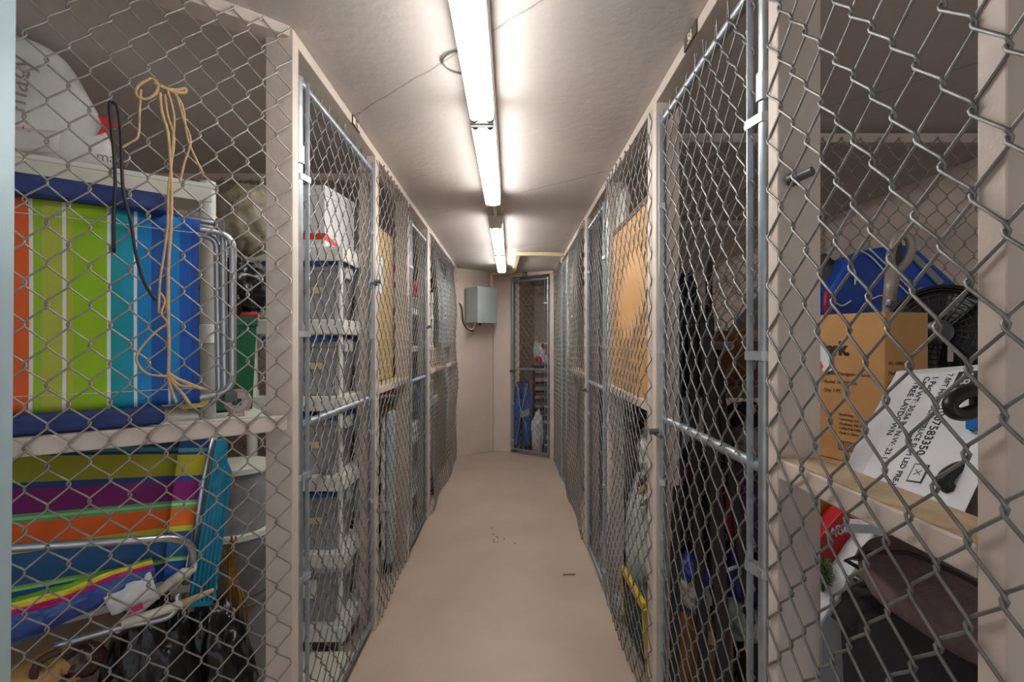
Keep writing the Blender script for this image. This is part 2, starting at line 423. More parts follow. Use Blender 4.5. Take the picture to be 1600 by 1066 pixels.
# ------------------------------------------------------------------ gates
def gate(label, a, b, zb, zt, zm, nrm, hinge_at_a=True, seed=0, sides=5, latch=None, mat=WIRE, pr=.015):
    """pipe-framed gate between floor points a and b; nrm points to the aisle"""
    a = Vector((a[0], a[1], 0)); b = Vector((b[0], b[1], 0)); e = (b-a).normalized(); W = (b-a).length; nrm = Vector(nrm)
    g = thing('cage_gate', label, 'gate', (a+b)/2)
    def pipe(p, q, r=pr): return MB().tube([p, q], r, 12)
    A0, A1, B0, B1 = a+Z*zb, a+Z*zt, b+Z*zb, b+Z*zt
    pipe(A0-Z*pr, A1+Z*pr).build('stile', GALV, g, smooth='auto'); pipe(B0-Z*pr, B1+Z*pr).build('stile', GALV, g, smooth='auto')
    pipe(A1, B1).build('top_pipe', GALV, g, smooth='auto'); pipe(A0, B0).build('bottom_pipe', GALV, g, smooth='auto')
    pipe(a+Z*zm, b+Z*zm, pr*1.05).build('middle_pipe', GALV, g, smooth='auto')
    chain('chain_link', g, a+e*.03+nrm*.010+Z*(zb), e, W-.06, 0, zt-zb, nrm, mat=mat, seed=seed, sides=sides, bulge=.006, ztop=.045)
    for s, base in ((1, a), (-1, b)):
        bx = base+e*s*.036+nrm*.016
        MB().bar(bx+Z*(zb+.01), bx+Z*(zt+.01), .004, .014, up=nrm).build('tension_bar', BAND, g)
        for z in (zb+.12, zb+(zt-zb)*.27, zb+(zt-zb)*.42, zb+(zt-zb)*.63, zb+(zt-zb)*.86):
            p = base+Z*z
            pts = [p-e*s*pr*1.15-nrm*.0, p-e*s*pr*.8+nrm*pr*.9, p+nrm*(pr+.003), p+e*s*.042+nrm*(pr+.012), p+e*s*.046+nrm*.004, p+e*s*.02-nrm*.012, p-e*s*pr*.6-nrm*pr]
            mb = MB(); mb.prism([q-Z*.010 for q in pts], Z*.020)
            mb.build('tension_band', BAND, g)
    hb = a if hinge_at_a else b; lt = b if hinge_at_a else a; sg = 1 if hinge_at_a else -1
    for z in (zb+.22, zt-.25):
        MB().tube([hb+Z*(z-.03), hb+Z*(z+.03)], pr*1.35, 10).build('hinge', BAND, g, smooth='auto')
    if latch:
        p = lt+Z*latch; q = MB(); q.tube([p-e*sg*.05+nrm*.02, p+nrm*.022+e*sg*.03], .007, 8)
        q.tube([p+nrm*.012+Z*.012, p+nrm*.05+Z*.012], .011, 10)
        lo = q.build('latch', M('latch_steel', (120, 122, 122), .45, .7), g, smooth='auto')
    return g
gate('nearest left pipe-framed wire gate before the stacked clear bins', (XL-.016, 1.735), (XL-.016, 2.640), .07, 2.385, 1.215, (1,0,0), True, 31, 6, latch=1.80)
gate('farther left wire gate before the shelves of gold ornaments', (XL-.016, 3.575), (XL-.016, 4.30), .06, 2.35, 1.215, (1,0,0), True, 32, 4, latch=1.62)
gate('nearest right pipe-framed wire gate before the leaning black boards', (XR+.012, 1.125), (XR+.012, 1.885), .04, 2.31, 1.222, (-1,0,0), True, 33, 8, latch=1.16, pr=.0135)
gate('second right wire gate just past the plywood board', (XR+.012, 2.955), (XR+.012, 3.66), .05, 2.31, 1.22, (-1,0,0), True, 34, 4, latch=1.15)
gate('third right wire gate next to the end corner', (XR+.012, 5.0), (XR+.012, 5.52), .05, 2.31, 1.22, (-1,0,0), True, 35, 4)
gd = (K3-K2).normalized(); gn = V(-.62, -.78, 0).normalized()
gate('wire gate standing across the far end of the aisle', K2+gd*.045, K3-gd*.06, .05, 2.33, 1.14, gn, False, 36, 4, latch=1.10, pr=.016)
# frame round the end gate
ef = thing('gate_frame', 'cream timber frame round the gate at the far end', 'door frame', K2)
en = V(-gd.y, gd.x, 0)
MB().prism([K2-gd*.03, K2+gd*.012, K2+gd*.012+en*.09, K2-gd*.03+en*.09], Z*2.44).build('post', PAINT, ef, bevel=.003)
MB().prism([K3-gd*.035, K3+gd*.03, K3+gd*.03+en*.09, K3-gd*.035+en*.09], Z*2.42).build('post', PAINT, ef, bevel=.003)
MB().prism([K2-gd*.05-en*.012+Z*2.385, K3+gd*.03-en*.012+Z*2.385, K3+gd*.03+en*.09+Z*2.385, K2-gd*.05+en*.09+Z*2.385], Z*.055).build('header', PAINT, ef, bevel=.003)

# ------------------------------------------------------------------ number plates
PLB = M('plate_brown', (84, 72, 62), .5); PLC = M('plate_cream', (226, 214, 196), .5, var=0); PLD = M('plate_dark', (58, 48, 38), .5, var=0)
def plaque(label, p, xd, nrm, w_, h_, body, bg, fg):
    xd = Vector(xd); nrm = Vector(nrm)
    t = thing('number_plate', label, 'number plate', p)
    MB().obox(Vector(p)+nrm*.003, xd*w_/2, Z*h_/2, nrm*.002).build('plate', bg, t)
    if body: lettering(body, h_*.95, Vector(p)+nrm*.0055-Z*h_*.33, xd, Z, fg, t, 'digits', 'CENTER', bold=.0012)
    return t
pL = thing('number_plate', 'number 52 plate on the left top plate, dark-edged cream', 'number plate', (XL+.001, 2.31, 2.475))
MB().box((XL, 2.265, ceil_z(XL, 2.3)-.043), (XL+.004, 2.375, ceil_z(XL, 2.3)-.003)).build('plate', PLD, pL)
MB().box((XL+.004, 2.272, ceil_z(XL, 2.3)-.038), (XL+.0055, 2.368, ceil_z(XL, 2.3)-.008)).build('inset', PLC, pL)
lettering('52', .038, V(XL+.006, 2.320, ceil_z(XL, 2.3)-.036), (0, 1, 0), Z, PLD, pL, 'digits', 'CENTER', bold=.0012)
plaque('number 56 plate on the right top plate, brown with cream digits', (XR, 1.55, ceil_z(XR, 1.55)-.021), (0, -1, 0), (-1, 0, 0), .105, .042, '56', PLB, PLC)
pe = thing('number_plate', 'tiny dark-edged number plate over the end gate', 'number plate', K2+gd*.27-en*.014+Z*2.41)
MB().obox(K2+gd*.27-en*.016+Z*2.412, gd*.033, Z*.024, en*.003).build('plate', PLD, pe)
MB().obox(K2+gd*.27-en*.0195+Z*2.408, gd*.021, Z*.016, en*.001).build('inset', M('plate_tan', (176, 160, 138), .5, var=0), pe)

# ------------------------------------------------------------------ fluorescent strip lights
def emit(name, rgb, s):
    m = bpy.data.materials.new(name); m.use_nodes = True; b = m.node_tree.nodes['Principled BSDF']
    b.inputs['Emission Color'].default_value = L3(rgb); b.inputs['Emission Strength'].default_value = s; b.inputs['Base Color'].default_value = (.8, .8, .8, 1)
    return m
TUBE = emit('lit_tube', (254, 252, 250), TUBE_POWER)
CAPM = M('tube_cap', (120, 128, 134), .4, .5); FIXW = M('fixture_enamel', (222, 218, 210), .4)
def fixture(label, y0, y1, x=-.118, tube_r=.0165, drop=.085):
    zc = ceil_z(x, (y0+y1)/2)
    t = thing('strip_light', label, 'ceiling light', (x, (y0+y1)/2, zc-.09), 0, 'twin-tube strip lights')
    L = y1-y0
    MB().prism([V(x-.056, y0, zc-.002), V(x+.056, y0, zc-.002), V(x+.050, y0, zc-.064), V(x-.050, y0, zc-.064)], V(0, L, 0)).build('channel', FIXW, t, bevel=.003)
    for s in (-1, 1):
        xx = x+s*.030; z = zc-drop
        tb = MB().tube([V(xx, y0+.022, z), V(xx, y1-.022, z)], tube_r, 16).build('tube', TUBE, t, smooth='auto')
        for ye, d in ((y0+.022, -1), (y1-.022, 1)):
            MB().tube([V(xx, ye-d*.012, z), V(xx, ye+d*.006, z)], tube_r*1.03, 16).build('end_cap', CAPM, tb, smooth='auto')
    for ye in (y0+.006, y1-.006):
        MB().box((x-.048, ye-.006, zc-.102), (x+.048, ye+.006, zc-.062)).build('lamp_holder', FIXW, t, bevel=.003)
    return t
fixture('twin-tube strip light running from over the viewer to mid ceiling', .86, 2.075)
fixture('second twin-tube strip light, over the middle of the aisle', 2.08, 3.30)
fixture('small far twin-tube strip light beyond the ceiling gap', 3.88, 5.10)
fixture('farthest twin-tube strip light, before the cream trunking', 5.105, 6.32)
cn = MB().tube([V(-.118, 3.30, ceil_z(-.118, 3.4)-.018), V(-.118, 3.88, ceil_z(-.118, 3.8)-.018)], .011, 8).build('light_conduit', FIXW, smooth='auto')
tag(cn, 'thin conduit joining the second and third strip lights', 'conduit')
rg = MB(); zc = ceil_z(-.2, 1.93); rg.tube(arc((-.165, 1.80, zc-.004), (1,0,0), (0,1,0), .075, 95, 265, 12), .0035, 6)
tag(rg.build('ceiling_wire', M('wire_grey', (120, 112, 104), .6), smooth=True), 'thin wire loop on the ceiling beside the nearest light', 'wire')

# ------------------------------------------------------------------ electrical box and trunking at the end
BOXG = M('box_grey_green', (170, 182, 180), .4, .15, var=.04, scale=5)
wd = (K1-K0).normalized(); wn = V(wd.y, -wd.x, 0)            # along the end wall, out of it
eb = thing('electrical_box', 'grey metal electrical box on the end wall', 'electrical box', K0+wd*.30+Z*1.76)
c0 = K0+wd*.09; 
def wallbox(mb, u0, u1, d0, d1, z0, z1):
    return mb.prism([K0+wd*u0+wn*d0+Z*z0, K0+wd*u1+wn*d0+Z*z0, K0+wd*u1+wn*d1+Z*z0, K0+wd*u0+wn*d1+Z*z0], Z*(z1-z0))
wallbox(MB(), .175, .515, 0, .215, 1.755, 2.215).build('body', BOXG, eb, bevel=.004)
wallbox(MB(), .170, .520, .215, .232, 1.750, 2.220).build('door', BOXG, eb, bevel=.003)
MB().tube([K0+wd*.33+wn*.10+Z*1.76, K0+wd*.33+wn*.10+Z*1.725], .013, 8).build('gland', M('black_rubber', (34, 34, 34), .6), eb, smooth='auto')
cab = MB(); 
pts = [K0+wd*.035+wn*.02+Z*2.02, K0+wd*.06+wn*.035+Z*1.95, K0+wd*.065+wn*.05+Z*1.80, K0+wd*.10+wn*.08+Z*1.70, K0+wd*.18+wn*.10+Z*1.665, K0+wd*.225+wn*.11+Z*1.70, K0+wd*.24+wn*.11+Z*1.76]
def smooth_path(p, n=5):
    out = []; p = [p[0]]+list(p)+[p[-1]]
    for i in range(1, len(p)-2):
        for k in range(n):
            t = k/n; a, b, c, d = p[i-1], p[i], p[i+1], p[i+2]
            out.append(.5*((2*b)+(c-a)*t+(2*a-5*b+4*c-d)*t*t+(3*b-a-3*c+d)*t**3))
    out.append(p[-2]); return out
tag(MB().tube(smooth_path(pts), .011, 8).build('power_cable', M('cable_cream', (206, 186, 160), .5), smooth=True), 'cream cable looping under the grey electrical box', 'cable')
tag(MB().tube([q+wn*.02-Z*.02 for q in smooth_path(pts)[:22]], .009, 8).build('power_cable', MATS['black_rubber'], smooth=True), 'black cable looping beside the grey electrical box', 'cable')
TRK = M('trunking_cream', (226, 208, 168), .45, var=.03)
tk = thing('cable_trunking', 'cream cable trunking zigzagging over the ceiling to the box', 'trunking', K1+V(0, -.3, 2.3))
zt = 2.462
MB().bar(K1-wd*.05+wn*.02+Z*2.215, K1-wd*.05+wn*.02+Z*2.45, .05, .04).build('riser', TRK, tk, bevel=.004)
p1 = K1-wd*.05+wn*.03+Z*(zt-.03); p2 = V(.03, 6.72, zt-.028); p3 = V(.07, 5.35, ceil_z(.1, 5.4)-.022); p4 = V(.54, 5.30, ceil_z(.5, 5.3)-.022)
MB().bar(p1, p2, .05, .045).build('run', TRK, tk, bevel=.004); MB().bar(p2, p3, .05, .04).build('run', TRK, tk, bevel=.004); MB().bar(p3-V(.025, 0, 0), p4, .05, .04).build('run', TRK, tk, bevel=.004)
# ================================================================== near left cage
WHITEP = M('white_plastic', (232, 232, 224), .4, var=.02); ALU = M('aluminium_tube', (196, 200, 206), .3, .85, var=.05)
BLACKP = M('black_plastic', (26, 26, 28), .4); NAVY = M('navy_foam', (44, 62, 118), .7, var=.05, bump=.1, bscale=200)
# --- upper folding beach chair, lying on its side on the rail
OFF = .062
def ex(px): return (PL(px, 535, OFF)-PA).dot(E)
bc = thing('beach_chair', 'folding beach chair with vertical rainbow stripes and navy arms, on the rail', 'beach chair', PL(160, 535, OFF).xy.to_3d()+Z*1.264, PHI)
u0, u1 = ex(-70), ex(312)
bands = [(-70, (222, 96, 40)), (44, (226, 228, 224)), (49.5, (150, 190, 46)), (65, (178, 186, 70)), (96, (226, 228, 224)), (102.5, (176, 184, 60)), (113, (146, 190, 24)), (166, (226, 230, 226)), (172, (22, 150, 158)), (190, (14, 150, 178)), (208, (222, 230, 232)), (214, (14, 132, 196)), (237, (18, 82, 158)), (262, (200, 214, 226)), (266, (16, 130, 200)), (281, (16, 88, 178)), (300, (22, 70, 150))]
CLOTH1 = stripes('rainbow_sling', [((ex(p)-u0)/(u1-u0), c) for p, c in bands], 'u')
zt_, zb_ = 1.872, 1.318
def sag(u, v): return NN*(.012*math.sin(v*math.pi)+.006*math.sin(u*9))-NN*(.010 if v < .1 or v > .9 else 0)
fb = MB().patch(LOC(u0, OFF, zt_), LOC(u1, OFF, zt_-.004), LOC(u0, OFF, zb_), LOC(u1, OFF, zb_), 24, 20, sag, NN*.003)
sl = fb.build('sling', CLOTH1, bc, smooth=True)
for z in (zt_-.045, zb_+.045):
    MB().tube([LOC(u0+(u1-u0)*i/30, OFF-.007+sag(i/30, .08 if z > 1.6 else .92).dot(NN), z) for i in range(31)], .0012, 5).build('hem_stitch', M('thread', (200, 205, 205), .8), sl, smooth=True)
tubes = [rounded([LOC(u0-.02, .083, 1.862), LOC(ex(366), .083, 1.842), LOC(ex(366), .083, 1.345), LOC(ex(240), .083, 1.312), LOC(u0-.02, .083, 1.312)], .05, 6),
         rounded([LOC(ex(245), .110, 1.885), LOC(ex(345), .110, 1.875), LOC(ex(353), .110, 1.84), LOC(ex(356), .110, 1.34), LOC(ex(330), .110, 1.31)], .05, 6),
         rounded([LOC(ex(270), .125, 1.845), LOC(ex(344), .125, 1.83), LOC(ex(348), .125, 1.33), LOC(ex(290), .125, 1.325)], .03, 5)]
for t in tubes: MB().tube(t, .0105, 10).build('frame_tube', ALU, bc, smooth=True)
for (a, b, z0, z1) in ((-70, 262, 1.868, 1.925), (-70, 256, 1.266, 1.318)):
    lbox(MB(), ex(a), ex(b), .020, .078, z0, z1).build('arm_pad', NAVY, bc, bevel=.014, bseg=3)
lbox(MB(), ex(338), ex(352), .070, .122, 1.845, 1.885).build('joint_cover', M('grey_plastic', (92, 96, 100), .5), bc, bevel=.005)
lbox(MB(), ex(352), ex(372), .070, .122, 1.312, 1.345).build('joint_cover', MATS['grey_plastic'], bc, bevel=.005)
# --- lower folding beach chair
bc2 = thing('beach_chair', 'folding beach chair with horizontal navy, purple and orange stripes under the rail', 'beach chair', PL(160, 535, .16).xy.to_3d()+Z*.72, PHI)
st = [(0, (30, 52, 92)), (.14, (60, 120, 130)), (.165, (30, 52, 92)), (.185, (152, 146, 26)), (.33, (34, 66, 120)), (.365, (122, 28, 104)), (.50, (84, 170, 100)), (.515, (150, 200, 140)), (.53, (84, 170, 100)), (.545, (222, 96, 30)), (.665, (178, 186, 50)), (.70, (34, 84, 132)), (.86, (104, 170, 70)), (.875, (150, 200, 120)), (.89, (24, 72, 140)), (.985, (60, 90, 160))]
CLOTH2 = stripes('dark_striped_sling', st, 'v')
TLp, TRp, BLp, BRp = PL(-90, 655, .13), PL(330, 668, .18), PL(-90, 985, .06), PL(286, 902, .12)
sl2 = MB().patch(TLp, TRp, BLp, BRp, 20, 20, lambda u, v: NN*(.015*math.sin(v*math.pi)), NN*.003).build('sling', CLOTH2, bc2, smooth=True)
MB().patch(PL(283, 668, .12), PL(331, 669, .172), PL(255, 905, .10), PL(287, 902, .112), 3, 20, lambda u, v: NN*(.015*math.sin(v*math.pi)-.004), NN*.003).build('folded_edge', stripes('dark_striped_edge', [(p, tuple(min(255, int(q*1.25+8)) for q in c)) for p, c in st], 'v'), sl2, smooth=True)
for t in ([PL(-80, 862, .045), PL(268, 841, .075), PL(300, 850, .10), PL(302, 880, .11), PL(290, 912, .12)], [PL(335, 660, .20), PL(316, 760, .17), PL(296, 905, .14)]):
    MB().tube(rounded(t, .05, 6), .0115, 10).build('frame_tube', ALU, bc2, smooth=True)
TURQ = M('turquoise_plastic', (18, 138, 172), .45, var=.03)
arm_pts = [PL(337, 688, .15), PL(356, 686, .15), PL(356, 722, .15), PL(363, 738, .15), PL(361, 762, .15), PL(336, 938, .10), PL(328, 948, .10), PL(298, 950, .09), PL(296, 940, .09), PL(326, 762, .14)]
ar = MB().prism(arm_pts, NN*.03).build('arm_rest', TURQ, bc2, bevel=.004)
for i in range(5):
    f = .15+.17*i
    a = arm_pts[9].lerp(arm_pts[4], f)-NN*.003; b = arm_pts[8].lerp(arm_pts[5], f)-NN*.003
    MB().tube([a, b], .0022, 5).build('rib', M('turquoise_dark', (12, 112, 146), .5), ar, smooth=True)
# --- beach umbrella in clear wrap, lying slantwise low down
um = thing('beach_umbrella', 'rolled multicoloured beach umbrella with white pole, low behind the wire', 'umbrella', PL(150, 1000, .10))
def um_axis(t): return PL(-60+300*t, 1000-108*t, .068+.03*t)
rings = []
for i in range(25):
    t = i/24; c = um_axis(t); r = .060-.022*t
    rings.append((c, r))
seg_cols = [('um_green', (120, 196, 40), 45, 122), ('um_yellow', (236, 214, 60), 122, 145), ('um_pink', (206, 40, 120), 145, 162), ('um_navy', (44, 80, 160), 162, 250), ('um_blue', (60, 110, 190), 250, 405)]
ax_d = (um_axis(1)-um_axis(0)).normalized(); up_ = (Z-ax_d*Z.dot(ax_d)).normalized(); fr_ = up_.cross(ax_d).normalized()
if fr_.dot(NN) > 0: fr_ = -fr_
for nm, rgb, a0, a1 in seg_cols:
    rr = []
    for (c, r) in rings:
        n = 6; outer = [c+(up_*math.cos(math.radians(a0-105+(a1-a0)*k/n+8*math.sin(c.x*30)))+fr_*math.sin(math.radians(a0-105+(a1-a0)*k/n+8*math.sin(c.x*30))))*r*(1+.06*math.sin(k*2+c.x*60)) for k in range(n+1)]
        rr.append(outer+[c])
    MB().loft(rr).build('canopy_fold', M(nm, rgb, .35, var=.06, scale=15, coat=.5), um, smooth='auto')
MB().patch(PL(160, 930, .05), PL(235, 893, .06), PL(175, 962, .05), PL(250, 935, .06), 8, 6, lambda u, v: -NN*(.012*math.sin(v*3.1)+.004*math.sin(u*14)), NN*.002).build('white_panel', M('um_white', (224, 228, 230), .3, var=.1, scale=24, coat=.5), um, smooth=True)
MB().patch(PL(197, 955, .035), PL(222, 942, .037), PL(200, 962, .035), PL(224, 951, .037), 3, 3, lambda u, v: Vector(), NN*.002).build('pink_patch', M('um_pink', (206, 40, 120)), um)
for a, b, r in ((PL(180, 985, .09), PL(272, 905, .075), .0135), (PL(190, 975, .065), PL(285, 944, .06), .0125)): MB().tube([a, b], r, 10).build('pole', M('ivory_plastic', (222, 214, 196), .4), um, smooth='auto')
MB().tube([PL(268, 908, .075), PL(288, 896, .072), PL(305, 890, .075), PL(306, 880, .078)], [.013, .017, .006, .004], 10).build('spike', MATS['ivory_plastic'], um, smooth=True)
MB().tube([PL(284, 944, .06), PL(334, 922, .055)], [.012, .006], 10).build('pole_tip', M('pole_wood', (206, 176, 140), .5), um, smooth=True)
MB().tube(smooth_path([PL(85, 1010, .08), PL(190, 980, .07), PL(258, 966, .068), PL(276, 948, .07), PL(277, 928, .075)]), .009, 8).build('frame_rod', ALU, um, smooth=True)
# --- white plastic shelf unit behind the chairs
su = thing('plastic_shelf', 'white plastic shelf unit behind the striped chairs, white bag on top', 'shelf unit', LOC(-.55, .60, 0), PHI)
S0 = .44
PTUBE = [(.0265, 0)]
def shelf_post(root, p, z0, z1, collars, r=.026):
    prof = [(r, z0)]
    for zc in collars: prof += [(r, zc-.035), (r*1.16, zc-.033), (r*1.16, zc+.033), (r, zc+.035)]
    prof += [(r, z1)]
    return MB().lathe(V(p[0], p[1], 0), Z, prof, 16).build('post', WHITEP, root, smooth='auto')
e_post = (PL(325, 535, S0)-PA).dot(E)
for e_, n_ in ((e_post, S0), (e_post-.86, S0), (e_post, S0+.36), (e_post-.86, S0+.36)):
    p = LOC(e_, n_, 0); shelf_post(su, p, 0, 2.09, (1.93, 1.53, 1.15, .62, .15))
for z in (2.06, 1.20, .66, .12):
    sh = MB(); lbox(sh, e_post-.90, e_post+(.21 if z == 1.20 else .03), S0-.03, S0+.39, z, z+.018)
    so = sh.build('shelf', WHITEP, su, bevel=.004)
    lbox(MB(), e_post-.88, e_post+.01, S0-.03, S0-.012, z-.05, z).build('lip', M('cream_plastic', (222, 220, 204), .45, var=.03), so, bevel=.003)
# --- the white shopping bag on that shelf
sb = thing('shopping_bag', 'white plastic shopping bag with a red star on the top shelf', 'bag', PL(90, 225, .50))
BAGW = M('bag_white', (226, 226, 222), .45, var=.05, scale=9, bump=.5, bscale=9)
o_ = [(-70, 248), (-70, 60), (-20, 30), (22, 36), (52, 44), (92, 68), (118, 98), (140, 138), (162, 180), (178, 205), (184, 232), (186, 252), (120, 262), (60, 250)]
front = [PL(x, y, .475) for x, y in o_]; cen = sum(front, Vector())/len(front)
rings = []
for k in range(9):
    f = k/8; sc = .72+.28*math.sin(f*math.pi)**.5; rings.append([(cen+(p-cen)*sc)+NN*(.26*f)-NN*.0 + Z*.004*math.sin(i*2.3+k) for i, p in enumerate(front)])
MB().loft(rings).build('bag_body', BAGW, sb, smooth=True, sub=1)
RED = M('red_print', (214, 52, 60), .5, var=.03)
star_c = V(0, 0, 0)
def star(cx, cy, R, off, rot, sq=1.0):
    return [PL(cx+sq*R*(1 if i % 2 == 0 else .40)*math.sin(rot+i*math.pi/5), cy-R*(1 if i % 2 == 0 else .40)*math.cos(rot+i*math.pi/5), off) for i in range(10)]
MB().prism(star(168, 196, 27, .462, .35, .75), NN*.004).build('star_print', RED, sb)
MB().prism(star(34, 207, 12, .452, .2, 1.2), NN*.004).build('star_print', RED, sb)
GREYT = M('grey_print', (140, 134, 128), .6, var=0)
lettering('macy', .085, PL(38, 178, .455), Z+E*.1, -E, GREYT, sb)
lettering('macy', .045, PL(150, 250, .455), E, Z, GREYT, sb)
MB().patch(PL(-60, 190, .452), PL(95, 205, .455), PL(-60, 232, .452), PL(90, 240, .455), 8, 5, lambda u, v: -NN*.006*math.sin(v*3.1)+NN*.004*math.sin(u*10), NN*.004).build('folded_flap', M('bag_grey', (206, 202, 196), .5, var=.08, scale=12), sb, smooth=True)
# --- raffia and cord tied to the wire
RAF = M('raffia', (200, 168, 122), .7, var=.12, scale=40); 
rf_ = thing('raffia_string', 'tan raffia string tied in a bow on the wire over the rainbow chair', 'string', PL(260, 260, -.02))
def raf(pts, r=.0032, name='strand', off=-.014): MB().tube(smooth_path([PL(x, y, off) for x, y in pts], 4), r, 6).build(name, RAF, rf_, smooth=True)
raf([(236, 122), (215, 135), (214, 150), (228, 155), (244, 145), (246, 130), (236, 122)], .004, 'bow')
raf([(220, 140), (218, 175), (216, 212), (205, 222), (190, 231)]); raf([(240, 128), (255, 137), (276, 141), (289, 138), (288, 145), (270, 143), (250, 133)], .005, 'bow')
raf([(250, 145), (253, 175), (262, 205), (266, 250), (268, 300), (267, 360), (264, 400), (262, 470), (264, 540), (263, 590)], .0042)
raf([(258, 148), (262, 180), (272, 215), (268, 255), (263, 300), (262, 350), (256, 400), (250, 440), (248, 490)])
raf([(275, 145), (288, 190), (298, 220), (288, 255), (281, 285)]); raf([(270, 143), (285, 165), (292, 210), (300, 235), (318, 272)]); raf([(262, 142), (272, 180), (270, 225), (266, 262)])
raf([(248, 455), (258, 470), (252, 490), (262, 505), (248, 515), (228, 535), (214, 555), (216, 570), (232, 585), (262, 588)])
for a in (((262, 582), (275, 590), (292, 600), (315, 608)), ((262, 585), (272, 600), (285, 615), (297, 632)), ((262, 585), (268, 610), (276, 630)), ((262, 583), (280, 602), (305, 604)), ((265, 588), (285, 595), (322, 610))): raf(a, .0042, 'tassel')
bk = thing('black_cord', 'black cord looped over the wire before the rainbow chair', 'cord', PL(185, 300, -.01))
MB().tube(smooth_path([PL(x, y, -.014) for x, y in ((178, 395), (178, 330), (180, 290), (178, 240), (174, 200), (171, 165), (176, 160), (184, 170), (189, 210), (190, 250), (193, 300), (205, 350), (212, 395), (225, 440), (243, 470))], 4), .0042, 6).build('cord', M('cord_black', (36, 34, 34), .6), bk, smooth=True)
# --- things on the shelf behind the rainbow chair
def bin_(name, label, cat, c, sx, sy, h, mat, lidmat=None, rot=0, group=None, taper=.86, lidh=.025, inner=None, tape=None, lidlabel=None):
    c = Vector(c); t = thing(name, label, cat, c, rot, group)
    X = V(math.cos(rot), math.sin(rot), 0); Y = V(-math.sin(rot), math.cos(rot), 0)
    def ring(s, z, k=0): return [c+X*i*(sx/2*s-k)+Y*j*(sy/2*s-k)+Z*z for i, j in ((-1,-1),(1,-1),(1,1),(-1,1))]
    MB().loft([ring(taper, 0), ring(taper+(1-taper)*.9, h*.9), ring(1.03, h*.9), ring(1.03, h), ring(.97, h), ring(taper*.96, .012)]).build('body', mat, t, bevel=.006)
    if lidmat: MB().loft([ring(1.04, h), ring(1.05, h+lidh*.3), ring(1.05, h+lidh*.7), ring(.98, h+lidh)]).build('lid', lidmat, t, bevel=.004, label=lidlabel)
    if inner: MB().loft([ring(taper*.92, .02), ring(taper*.96, h*.72)]).build('contents', inner, t)
    if tape:
        w_, hh, dx_, zz = tape; p = c-Y*(sy/2*(taper+(1-taper)*zz/h)+.003)+X*dx_+Z*zz
        MB().obox(p, X*w_/2, Y*.001, Z*hh/2).build('tape_label', M('masking_tape', (214, 204, 160), .7), t)
    return t
bin_('storage_bin', 'dark green lidded storage bin behind the rainbow chair frame', 'storage bin', P(352, 637, 2.16), .19, .26, .38, M('green_plastic', (30, 104, 66), .4), M('rose_lid', (176, 40, 66), .4), PHI)
def bag_(name, label, cat, c, rad, mat, seed, amp=.25, freq=2.2, flat=None, ridge=False, sub=4, group=None, knot=None):
    o = MB().blob(c, rad, seed, amp, freq, sub, flat, ridge).build(name, mat, smooth=True); tag(o, label, cat, group); return o
BLKBAG = M('black_bag', (20, 20, 22), .3, var=.1, scale=12, bump=.9, bscale=11, coat=.2)
bag_('garbage_bag', 'black plastic bag piled on the green bin', 'bag', P(372, 452, 2.14), (.10, .13, .10), BLKBAG, 3, .5, 2.6, ridge=True)
CLR = M('cellophane', (196, 186, 160), .25, var=.25, scale=14, bump=.6, bscale=20, alpha=.75)
bag_('cellophane_bag', 'crumpled clear cellophane bag high behind the rainbow chair', 'bag', P(388, 345, 2.2), (.10, .09, .12), CLR, 9, .5, 2.5, ridge=True)
ck = thing('alarm_clock', 'small round pink clock on the rail by the chair frame', 'clock', PL(372, 645, .46))
cc = PL(372, 627, .46); vd = V(.3, -1, 0).normalized()
MB().lathe(cc, vd, [(.045, -.012), (.048, 0), (.048, .012), (.040, .014)], 24).build('case', M('pink_plastic', (216, 176, 176), .4), ck, smooth='auto')
MB().lathe(cc, vd, [(.036, .0142), (.036, .016)], 24).build('dial', M('dial_white', (234, 228, 222), .4), ck)
MB().obox(cc+vd*.018, V(1, .3, 0).normalized()*.016, Z*.012, vd*.003).build('window', M('grey_plastic', (92, 96, 100)), ck)
for s in (-1, 1): MB().tube([cc+V(s*.025, 0, -.035), cc+V(s*.032, -.01, -.058)], .006, 6).build('foot', MATS['pink_plastic'], ck, smooth='auto')
en_ = MB().prism([PL(258, 622, .075), PL(330, 624, .082), PL(318, 636, .082), PL(285, 640, .075)], NN*.006).build('envelope', M('kraft_yellow', (214, 186, 110), .7)); tag(en_, 'yellow envelope poking out over the rail below the rainbow chair', 'envelope')
# grey bucket stack below
bkt = thing('trash_can', 'translucent grey plastic tub under a white rim, behind the turquoise arm', 'tub', P(372, 950, 2.05))
c = P(370, 950, 2.19); c.z = 0.0
MB().lathe(c, Z, [(.115, 0), (.13, .36), (.135, .70)], 28).build('lower_tub', M('grey_tub', (128, 130, 132), .4, var=.05), bkt, smooth='auto')
MB().lathe(c, Z, [(.120, .70), (.128, .98)], 28).build('upper_tub', M('clear_tub', (150, 154, 158), .3, var=.2, scale=10), bkt, smooth='auto')
for z in (.70, .97): MB().lathe(c, Z, [(.135, z-.012), (.142, z-.01), (.142, z+.012), (.13, z+.014)], 28).build('rim', WHITEP, bkt, smooth='auto')
for z in (.42, .46): MB().lathe(c, Z, [(.134, z-.006), (.139, z), (.134, z+.006)], 28).build('hoop', MATS['grey_plastic'], bkt, smooth='auto')
REED = M('bronze_reed', (162, 120, 56), .4, .3, var=.15, scale=20)
rd = thing('dried_reeds', 'bundle of bronze dried reeds standing by the grey tub', 'dried plant', P(375, 1010, 1.78))
